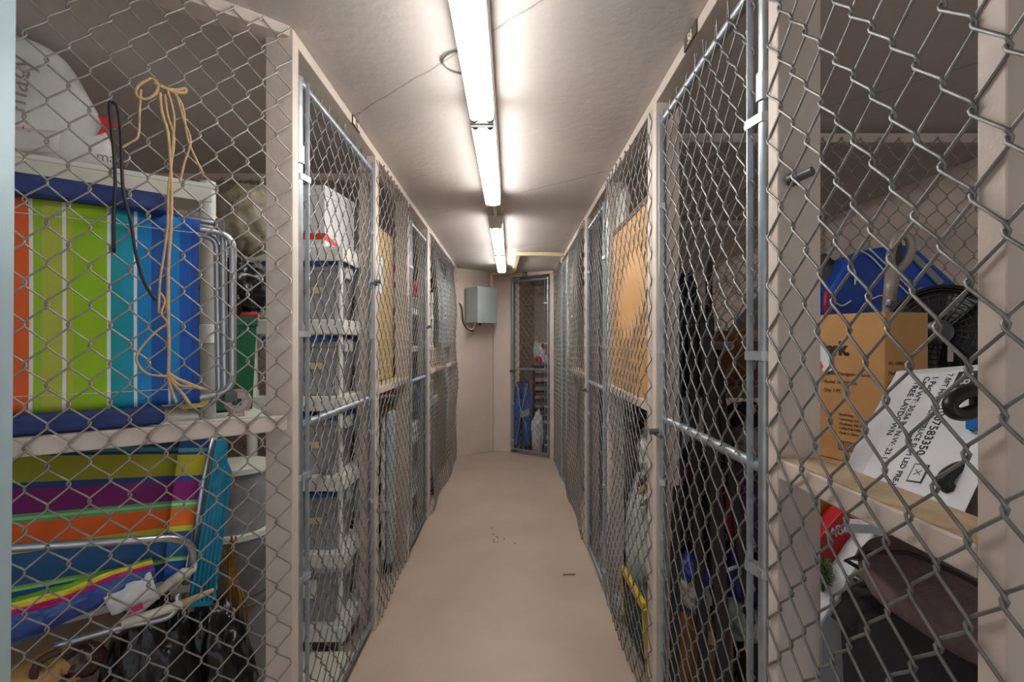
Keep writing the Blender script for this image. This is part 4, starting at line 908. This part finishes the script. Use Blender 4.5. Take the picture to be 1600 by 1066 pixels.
heap('dark_clothes', 'dark red and black clothes heap left of the black boards', 'clothing', 1068, 800, 2.30, .12, .22, DKB, 20, .35)
heap('red_cloth', 'small red cloth in the dark heap above the gate pipe', 'cloth', 1125, 680, 2.28, .05, .035, M('crimson', (176, 34, 56)), 21, .3)
heap('red_cloth', 'small red cloth low in the heap left of the boards', 'cloth', 1066, 735, 2.12, .035, .03, DKR, 22, .3)
heap('dark_clothes', 'dark clothes heap right of the boards above the gate pipe', 'clothing', 1165, 670, 2.36, .14, .12, DKB, 23, .35)
heap('grey_cloth', 'greyish cloth bundle beside the gate stile at pipe height', 'cloth', 1170, 690, 2.1, .05, .06, M('grey_cloth', (120, 114, 114), .8, bump=.4), 24, .3)
carton('brown carton under the white sack behind the right gate', (.70, 1.98, 0), (.86, 2.13, .38), M('dark_kraft', (142, 98, 56)))
carton('flat olive carton on the floor just inside the right gate', (.68, 1.62, 0), (.90, 1.80, .09), M('olive_card', (128, 122, 84), .7))
carton('brown carton on the floor under the grey-green sack', (.93, 1.86, 0), (1.16, 2.10, .36), M('mid_kraft', (120, 86, 60), .7))
carton('upright orange carton behind the right gate stile', (.985, 1.90, .37), (1.03, 1.98, 1.02), M('orange_card', (196, 124, 48), .6), tape=False)
carton('upright blue box beside the orange carton', (1.035, 1.90, .37), (1.08, 1.98, .85), M('teal_card', (38, 110, 150), .6), tape=False)
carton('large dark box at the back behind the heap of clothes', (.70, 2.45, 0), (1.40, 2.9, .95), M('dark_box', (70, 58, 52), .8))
# ================================================================== right, behind the second panel
PLY = M('plywood_sheet', (206, 154, 92), .6, var=.08, scale=3)
pw = MB().box((XR+.012, 2.06, 1.265), (XR+.030, 2.79, 2.085)).build('plywood_sheet', PLY, bevel=.002); tag(pw, 'tan plywood sheet standing behind the wire above the right mid rail', 'board')
MB().box((XR+.008, 2.06, 2.075), (XR+.034, 2.80, 2.10)).build('edge_strip', M('edge_wood', (96, 78, 62), .7), pw)
lg = MB().box((XR+.04, 2.62, 1.28), (XR+.06, 2.86, 2.30)).build('grey_board', M('grey_board', (186, 180, 172), .7)); tag(lg, 'narrow pale grey board behind the top of the plywood sheet', 'board')
yb = thing('folding_step', 'black panel with yellow edging leaning on the floor behind the wire', 'folding step', (.60, 2.45, 0))
YEL = M('yellow_edge', (226, 190, 30), .45); yp = [V(.562, 2.20, .36), V(.562, 2.62, .34), V(.60, 2.72, .02), V(.60, 2.27, .02)]
MB().prism(yp, V(.028, 0, 0)).build('panel', M('black_rubber_mat', (44, 44, 46), .8, bump=.4, bscale=200), yb, bevel=.004)
for a, b in ((0, 1), (0, 3), (1, 2)): MB().bar(yp[a]+V(.010, 0, 0), yp[b]+V(.010, 0, 0), .022, .036).build('yellow_edge', YEL, yb, bevel=.004)
def XP(px, py, x):                   # point seen at a pixel on the plane of that x
    y = 800*x/(px-799); return P(px, py, y)
PLBAG = M('clear_plastic_bag', (196, 202, 198), .3, var=.12, scale=16, bump=.6, bscale=18)
bag_('plastic_bag', 'pale clear plastic bag slumped behind the yellow-edged panel', 'bag', (.72, 2.72, .42), (.09, .22, .36), PLBAG, 31, .25, 2.0, 0, True)
bag_('plastic_bag', 'white plastic bag tilted under the right mid rail', 'bag', (.72, 2.55, .95), (.07, .20, .12), M('white_bag', (206, 208, 208), .45, bump=.5), 32, .25)
bag_('plastic_bag', 'black plastic bag behind the pale clear bag', 'bag', (.86, 2.45, .62), (.10, .20, .22), BLKBAG, 33, .3, 2.2, None, True)
bag_('white_cloth', 'small white cloth on the floor at the left of the yellow-edged panel', 'cloth', (.585, 2.80, .06), (.03, .07, .06), M('white_bag', (206, 208, 208)), 34, .3, flat=0)
for i, (z, c, lab) in enumerate(((.78, (216, 216, 214), 'white magazine tilted under the white plastic bag'), (.84, (196, 160, 110), 'tan folder tilted among the papers under the right rail'), (.88, (90, 94, 104), 'dark slate folder on top of the tilted papers'))):
    tag(MB().obox(V(.68, 2.42, z), V(.045, 0, .01), V(0, .16, -.09), V(0, .006, .010)).build('paper_folder', M('folder%d' % i, c, .6), bevel=.002), lab, 'folder')
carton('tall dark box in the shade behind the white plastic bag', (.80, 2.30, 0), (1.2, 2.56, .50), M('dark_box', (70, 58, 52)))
bag_('dark_coat', 'dark mauve coat hanging under the right rail', 'clothing', (.80, 2.62, 1.12), (.09, .14, .14), M('mauve_cloth', (100, 84, 90), .85, bump=.4), 35, .25)
# ================================================================== right, behind the second gate and beyond
DKS = M('dark_shelf', (66, 60, 56), .7)
rs = thing('storage_rack', 'dark metal storage rack behind the second right gate', 'rack', (1.0, 3.25, 0))
for x in (.72, 1.15):
    for y in (2.98, 3.62): MB().box((x-.015, y-.015, 0), (x+.015, y+.015, 2.0)).build('upright', DKS, rs)
for z in (.12, .62, 1.12, 1.62): MB().box((.70, 2.96, z-.015), (1.17, 3.64, z)).build('shelf', DKS, rs)
cols = [((60, 62, 70), 'dark slate'), ((112, 92, 84), 'dusty brown'), ((84, 74, 80), 'dull plum'), ((128, 128, 126), 'mid grey'), ((54, 70, 92), 'dull blue'), ((140, 116, 104), 'rosy tan'), ((92, 96, 88), 'moss grey'), ((72, 52, 50), 'dark maroon')]
k = 0
for zi, (z, zl) in enumerate(((.12, 'bottom'), (.62, 'second'), (1.12, 'third'), (1.62, 'top'))):
    for j, (ya, yb_) in enumerate(((2.99, 3.27), (3.32, 3.60))):
        c, nm = cols[k % 8]; k += 1; h = .22+.07*((k*5) % 4)/3
        carton(f'{nm} carton at the {"near" if j == 0 else "far"} side of the {zl} shelf, second right gate', (.73, ya, z+.001), (1.08, yb_, z+h), M('rack_'+nm.replace(' ', '_'), c, .7, var=.2, scale=12))
bag_('plastic_bag', 'pale plastic bag on the floor behind the second right gate', 'bag', (.635, 3.25, .18), (.045, .26, .18), PLBAG, 41, .25, 2.0, 0, True)
bag_('plastic_bag', 'small blue bag on the pale bag at the second right gate', 'bag', (.63, 3.15, .42), (.03, .07, .06), M('sky_bag', (60, 120, 170), .5), 42, .25)
gb = MB().box((XR+.10, 3.90, 1.27), (XR+.125, 4.35, 2.10)).build('grey_board', M('grey_board', (186, 180, 172))); tag(gb, 'pale board standing behind the wire past the third right post', 'board')
wbd = MB().box((XR+.10, 3.92, 0), (XR+.12, 4.25, .82)).build('white_board', WHT); tag(wbd, 'white board leaning low behind the wire past the third right post', 'board')
carton('dark green tub carton behind the low white board', (.76, 4.0, 0), (1.1, 4.5, 1.1), M('dark_green_card', (44, 74, 52), .6))
carton('dull brown carton stacked past the third right post', (.78, 4.1, 1.102), (1.1, 4.5, 1.7), M('rack_dusty_brown', (112, 92, 84)))
carton('grey carton inside the third right gate', (.72, 5.05, 0), (1.05, 5.4, 1.0), M('rack_mid_grey', (128, 128, 126)))
carton('dull plum carton on the grey one inside the third right gate', (.72, 5.05, 1.002), (1.02, 5.38, 1.6), M('rack_dull_plum', (84, 74, 80)))
# ================================================================== left, behind the second panel
TAN = M('tan_panel', (208, 178, 122), .65, var=.06, scale=3, bump=.1)
tp = MB().box((XL-.115, 2.86, 1.265), (XL-.095, 3.46, 2.20)).build('fibreboard_sheet', TAN, bevel=.002); tag(tp, 'tan fibreboard panel behind the wire on the left, white paper on it', 'board')
MB().box((XL-.0955, 2.95, 1.80), (XL-.093, 3.18, 2.02)).build('white_paper', WHT, tp)
MB().prism([V(XL-.0928, 2.98, 1.83), V(XL-.0928, 3.12, 1.86), V(XL-.0928, 3.10, 1.98), V(XL-.0928, 2.99, 1.95)], V(.0006, 0, 0)).build('printed_box', M('grey_print2', (176, 180, 186), .6), tp)
bs = MB().box((XL-.20, 2.84, .80), (XL-.13, 2.90, 2.0)).build('brown_plank', M('dark_plank', (110, 78, 54), .6)); tag(bs, 'dark brown plank upright behind the tan panel edge', 'plank')
MB().box((XL-.20, 2.84, 0), (XL-.17, 2.90, .80)).build('foot', MATS['dark_plank'], bs)
wt = thing('folding_table', 'white folded plastic table standing upright below the left rail', 'folding table', (-.80, 3.34, 0))
MB().box((-.838, 3.28, .10), (-.812, 3.40, 1.02)).build('leaf', WHITEP, wt, bevel=.008); MB().box((-.804, 3.28, .08), (-.770, 3.42, 1.05)).build('leaf', M('pale_blue_plastic', (196, 210, 214), .45), wt, bevel=.008)
for x in (-.825, -.787): MB().tube([V(x, 3.34, 0), V(x, 3.34, .12)], .012, 8).build('foot', BLACKP, wt, smooth='auto')
MB().box((-.840, 3.27, .42), (-.768, 3.43, .47)).build('hinge_bar', WHITEP, wt, bevel=.003)
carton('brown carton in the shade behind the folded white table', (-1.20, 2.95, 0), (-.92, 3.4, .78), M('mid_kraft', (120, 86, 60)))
carton('brown carton high behind the tan panel', (-1.30, 2.95, .78), (-.98, 3.4, 1.5), M('dark_kraft', (142, 98, 56)))
# shelves with ornaments behind the second left gate and the panel after it
ls = thing('wire_rack', 'white shelf rack of ornaments behind the second left gate', 'shelf unit', (-.98, 4.35, 0))
for x in (-.80, -1.15):
    for y in (3.66, 5.15): MB().tube([V(x, y, 0), V(x, y, 2.0)], .014, 8).build('upright', WHITEP, ls, smooth='auto')
for z in (.30, .72, 1.12, 1.46, 1.76):
    so = MB().box((-1.17, 3.64, z-.02), (-.785, 5.17, z)).build('shelf', WHITEP, ls, bevel=.003)
    MB().box((-.79, 3.64, z-.035), (-.782, 5.17, z+.012)).build('lip', WHITEP, so)
GOLD = M('gold_foil', (206, 160, 60), .3, .8, var=.1)
orn = [(3.80, 1.765, 'gold star ornament on the upper shelf of the ornament rack'), (3.95, 1.77, 'gold angel ornament beside the gold star'), (4.10, 1.765, 'gold leaf cluster ornament nearest the second left post')]
for i, (y, z, lab) in enumerate(orn):
    t = thing('gold_ornament', lab, 'ornament', (-.86, y, z), 0, 'gold ornaments')
    c = V(-.86, y, z+.16-.04*i)
    if i == 0: MB().prism([c+V(0, math.sin(a*math.pi/5)*(.06 if a % 2 == 0 else .025), math.cos(a*math.pi/5)*(.06 if a % 2 == 0 else .025)) for a in range(10)], V(.015, 0, 0)).build('star', GOLD, t)
    elif i == 1: MB().lathe(V(-.86, y, z), Z, [(.05, 0), (.03, .10), (.012, .15), (.024, .18), (.018, .21)], 14).build('figure', M('tan_gold', (186, 150, 104), .5, .2), t, smooth=True)
    else:
        for q in range(9): MB().blob(c+V(random.uniform(-.02, .02), random.uniform(-.04, .04), random.uniform(-.08, .05)), (.014, .024, .03), q, .1, sub=2).build('leaf', GOLD, t, smooth=True)
    MB().tube([V(-.86, y, z), V(-.86, y, z+.11)], .006, 6).build('stem', GOLD, t, smooth='auto')
def bx(label, y0, y1, z, h, c, name='cardboard_box', cat='box', x0=-1.10, x1=-.83): return carton(label, (x0, y0, z+.001), (x1, y1, z+h), M('c_%d_%d_%d' % c, c, .6, var=.15, scale=14), cat, False, name)
bx('red tin on the third shelf of the ornament rack', 3.72, 3.92, 1.12, .18, (150, 64, 54)); bx('pale pink box on the upper middle shelf of the ornament rack', 3.75, 3.98, 1.46, .20, (196, 168, 168)); bx('pale blue box beside the pale pink box', 4.02, 4.24, 1.46, .17, (170, 186, 198))
bx('white box on the third shelf beside the red tin', 4.0, 4.24, 1.12, .20, (206, 204, 200)); bx('black case on the second shelf of the ornament rack', 3.75, 4.15, .72, .20, (38, 38, 42)); bx('dark case on the bottom shelf of the ornament rack', 3.72, 4.2, .30, .26, (46, 44, 46)); bx('yellow tin behind the second left gate rail', 3.80, 4.0, .93, .10, (196, 160, 54))
bx('small white carton before the dark case at the bottom', 4.02, 4.18, .563, .10, (220, 220, 220))
bx('black crate on the floor under the ornament rack', 3.74, 4.25, 0, .26, (34, 34, 36))
heap_ = bag_('red_bag', 'red gift bag on top of the ornament rack, nearer one', 'bag', (-.92, 3.95, 1.99), (.10, .12, .10), M('bright_red', (206, 36, 48), .5, bump=.3), 51, .2)
tag(bag_('red_bag', '', '', (-.90, 4.75, 1.98), (.10, .22, .09), M('bright_red', (206, 36, 48)), 52, .2), 'red gift bag at the far end on top of the ornament rack', 'bag')
for y, lab in ((3.95, 'shallow white tray on the rack top under the nearer red bag'), (4.75, 'shallow white tray on the rack top under the far red bag')):
    tag(MB().box((-1.1, y-.2, 1.762), (-.82, y+.2, 1.90)).build('tray', M('white_card', (224, 222, 222)), bevel=.006), lab, 'tray')
tag(MB().lathe(V(-.84, 4.62, 1.121), Z, [(.05, 0), (.05, .30), (.04, .31)], 16).build('canister', M('teal_can', (28, 112, 116), .4), smooth='auto'), 'tall teal canister on the rack past the second left post', 'canister')
tag(MB().lathe(V(-.86, 4.85, 1.461), Z, [(.07, 0), (.10, .12), (.10, .15), (.085, .15), (.06, .03)], 20).build('wicker_basket', M('wicker_tan', (176, 146, 102), .8, var=.25, scale=40, bump=.5, bscale=90), smooth='auto'), 'small tan wicker basket on the rack past the second left post', 'basket')
bx('white storage carton on the rack past the second left post', 4.95, 5.14, 1.46, .26, (214, 214, 216)); bx('tan carton on the third shelf past the second left post', 4.75, 5.12, 1.12, .16, (184, 156, 116))
# sheet of grey plastic film hanging behind the last left panel
fl = MB().patch(V(-.78, 5.28, 2.30), V(-.76, 6.40, 2.20), V(-.78, 5.45, 1.48), V(-.76, 6.42, 1.40), 24, 12, lambda u, v: V(.03*math.sin(u*22+v*3)*(.4+v*.6), 0, .02*math.sin(u*9)), V(-.004, 0, 0)).build('plastic_sheet', M('grey_film', (176, 180, 184), .25, var=.12, bump=.6, bscale=14), smooth=True); tag(fl, 'crumpled grey plastic sheet hanging behind the last left panel', 'plastic sheet')
MB().tube([V(-.785, 5.25, 2.31), V(-.765, 6.44, 2.21)], .008, 6).build('hanging_rod', GALV, fl, smooth='auto')
tag(MB().box((-.86, 5.30, 1.265), (-.82, 6.4, 1.45)).build('tan_board', M('dull_tan', (168, 150, 122), .7, var=.15), bevel=.003), 'dull tan board on the last left rail under the plastic sheet', 'board')
tag(MB().box((-.86, 5.20, .0), (-.82, 6.42, 1.20)).build('brown_board', M('dull_brown_board', (140, 122, 100), .7, var=.1), bevel=.003), 'dull brown board standing below the last left rail', 'board')
ct = thing('folding_cart', 'folded black and silver cart leaning behind the last left panel', 'cart', (-.76, 5.0, 0))
for y in (4.78, 5.02): MB().tube(rounded([V(-.77, y, .06), V(-.77, y+.05, .88), V(-.77, y+.16, .92)], .04), .014, 8).build('rail', ALU, ct, smooth=True)
MB().box((-.79, 4.80, .10), (-.775, 5.03, .82)).build('panel', BLACKP, ct, bevel=.004)
MB().tube(rounded([V(-.77, 4.85, .90), V(-.765, 5.20, .96), V(-.765, 5.22, .80)], .04), .022, 8).build('handle', M('silver_foam', (176, 178, 180), .6), ct, smooth=True)
for y in (4.82, 5.04): MB().tube([V(-.80, y, .05), V(-.76, y, .05)], .05, 14).build('wheel', BLACKP, ct, smooth='auto')
rfan = thing('round_fan', 'white round fan at floor-rack height past the second left post', 'fan', (-.75, 4.56, .40))
MB().tube(arc((-.75, 4.60, .72), (0,1,0), (0,0,1), .13, 0, 360, 30)[:-1], .012, 6, closed=True).build('rim', WHITEP, rfan, smooth=True)
for a in range(12): MB().tube([V(-.75, 4.60, .72), V(-.75, 4.60+.13*math.cos(a*math.pi/6), .72+.13*math.sin(a*math.pi/6))], .003, 4).build('spoke', WHITEP, rfan)
MB().lathe(V(-.75, 4.60, .72), V(1,0,0), [(.035, -.02), (.035, .012), (.02, .016)], 16).build('hub', WHITEP, rfan, smooth='auto')
MB().tube([V(-.76, 4.60, 0), V(-.76, 4.60, .60)], .012, 8).build('stand', WHITEP, rfan, smooth='auto')
bcl = MB().patch(V(XL-.045, 4.08, 1.24), V(XL-.045, 4.20, 1.24), V(XL-.043, 4.09, .90), V(XL-.043, 4.21, .86), 6, 10, lambda u, v: V(.008*math.sin(u*9), 0, 0), V(-.004, 0, 0)).build('blue_cloth', M('blue_cloth', (44, 90, 160), .8, bump=.3), smooth=True); tag(bcl, 'blue cloth hanging from the middle pipe of the second left gate', 'cloth')
# ================================================================== behind the end gate
iw = MB().prism([V(.05, 7.10, 0), V(.30, 8.10, 0), V(.36, 8.10, 0), V(.11, 7.10, 0)], Z*2.40).build('wall_end_inner', WALLM); struct(iw)
struct(MB().prism([V(.28, 8.12, 0), V(1.6, 8.12, 0), V(1.6, 8.18, 0), V(.28, 8.18, 0)], Z*2.40).build('wall_end_back', WALLM))
fcb = thing('folded_chair', 'blue folding camp chair with grey straps behind the end gate', 'folding chair', P(816, 700, 7.12))
BLC = M('camp_blue', (44, 92, 172), .7, var=.1, bump=.4, bscale=60); GST = M('strap_grey', (156, 160, 160), .7)
for (x0, x1, xb0, xb1) in ((803, 814, 803, 810), (815, 829, 818, 829)):
    MB().loft([[P(x0+3, 596, 7.1), P(x1-2, 594, 7.1), P(x1-2, 594, 7.2), P(x0+3, 596, 7.2)], [P(x0, 640, 6.98), P(x1+1, 640, 6.98), P(x1+1, 640, 7.2), P(x0, 640, 7.2)], [P(xb0, 698, 7.0), P(xb1, 698, 7.0), P(xb1, 696, 7.15), P(xb0, 696, 7.15)]]).build('fabric_roll', BLC, fcb, bevel=.02)
for p in ([(808, 600), (814, 645), (806, 695)], [(824, 600), (814, 645), (820, 660), (826, 695)]): MB().tube([P(x, y, 6.97) for x, y in p], .009, 6).build('strap', GST, fcb, smooth=True)
MB().prism([P(813, 644, 6.965), P(827, 638, 6.965), P(827, 650, 6.965), P(813, 653, 6.965)], V(0, .01, 0)).build('band', GST, fcb)
for px in (806, 814, 822, 828): a = P(px, 696, 7.06); MB().tube([a, V(a.x, a.y, 0)], .012, 6).build('foot', BLACKP, fcb, smooth='auto')
es = thing('tray_stack', 'dark slotted drawer tower behind the end gate', 'drawer tower', P(844, 700, 7.0))
ex0, ex1 = P(834, 0, 7.05).x, P(862, 0, 7.05).x
for x in (ex0, ex1-.02): MB().box((x, 7.05, 0), (x+.02, 7.40, 1.14)).build('side', BLACKP, es)
for i in range(8): MB().box((ex0+.02, 7.03, .14+i*.125), (ex1-.02, 7.40, .18+i*.125)).build('tray', M('tray_grey', (92, 86, 82), .5), es, bevel=.003)
MB().box((ex0, 7.04, 1.14), (ex1+.1, 7.42, 1.165)).build('top', DKS, es)
bag_('plastic_bag', 'grey plastic bag at the left on the drawer tower behind the end gate', 'bag', P(839, 548, 7.15), (.055, .08, .14), PLBAG, 61, .2, 2.0, 1.168)
tb2 = thing('shopping_bag', 'white bag with red ring prints on the drawer tower', 'bag', P(850, 575, 7.1)); 
bb = MB().blob(P(851, 553, 7.12), (.105, .08, .16), 62, .15, 1.8, 4, 1.168, pw=.8).build('bag_body', M('white_bag', (206, 208, 208)), tb2, smooth=True)
for (x, y) in ((841, 562), (851, 540), (858, 552)): MB().tube(arc(P(x, y, 7.02), (1,0,0), (0,0,1), .034, 0, 360, 16)[:-1], .014, 6, closed=True).build('red_ring', M('bright_red', (206, 36, 48)), tb2, smooth=True)
bag_('plastic_bag', 'white plastic bag on the floor before the drawer tower', 'bag', P(840, 676, 6.95), (.085, .06, .28), M('white_bag', (206, 208, 208)), 63, .2, 2.0, 0)
bin_('storage_bin', 'dark blue bin on the floor at the right behind the end gate', 'storage bin', (.50, 6.86, .0), .12, .14, .42, M('deep_blue', (30, 62, 96), .45), WHITEP)
# small litter on the aisle floor
tw = P(889, 899, 1200/364); tag(MB().tube([V(tw.x-.04, tw.y, .004), V(tw.x+.04, tw.y+.004, .004)], .0035, 6).build('twig', M('twig_brown', (150, 92, 56), .7), smooth='auto'), 'short reddish-brown twig lying on the aisle floor', 'twig')
rs_ = random.Random(2)
for i in range(9):
    c = P(795+rs_.uniform(-25, 12), 838+rs_.uniform(-14, 22), 3.95); y = 1200/(838+rs_.uniform(-14, 22)-535)
    o = MB().blob(V((790+rs_.uniform(-25, 15)-799)*y/800, y, .004), (.006, .006, .004), i, .3, sub=1).build('grit', M('dark_grit', (84, 70, 58), .8)); tag(o, 'tiny dark speck of grit scattered mid aisle', 'grit', 'grit specks on the aisle floor')
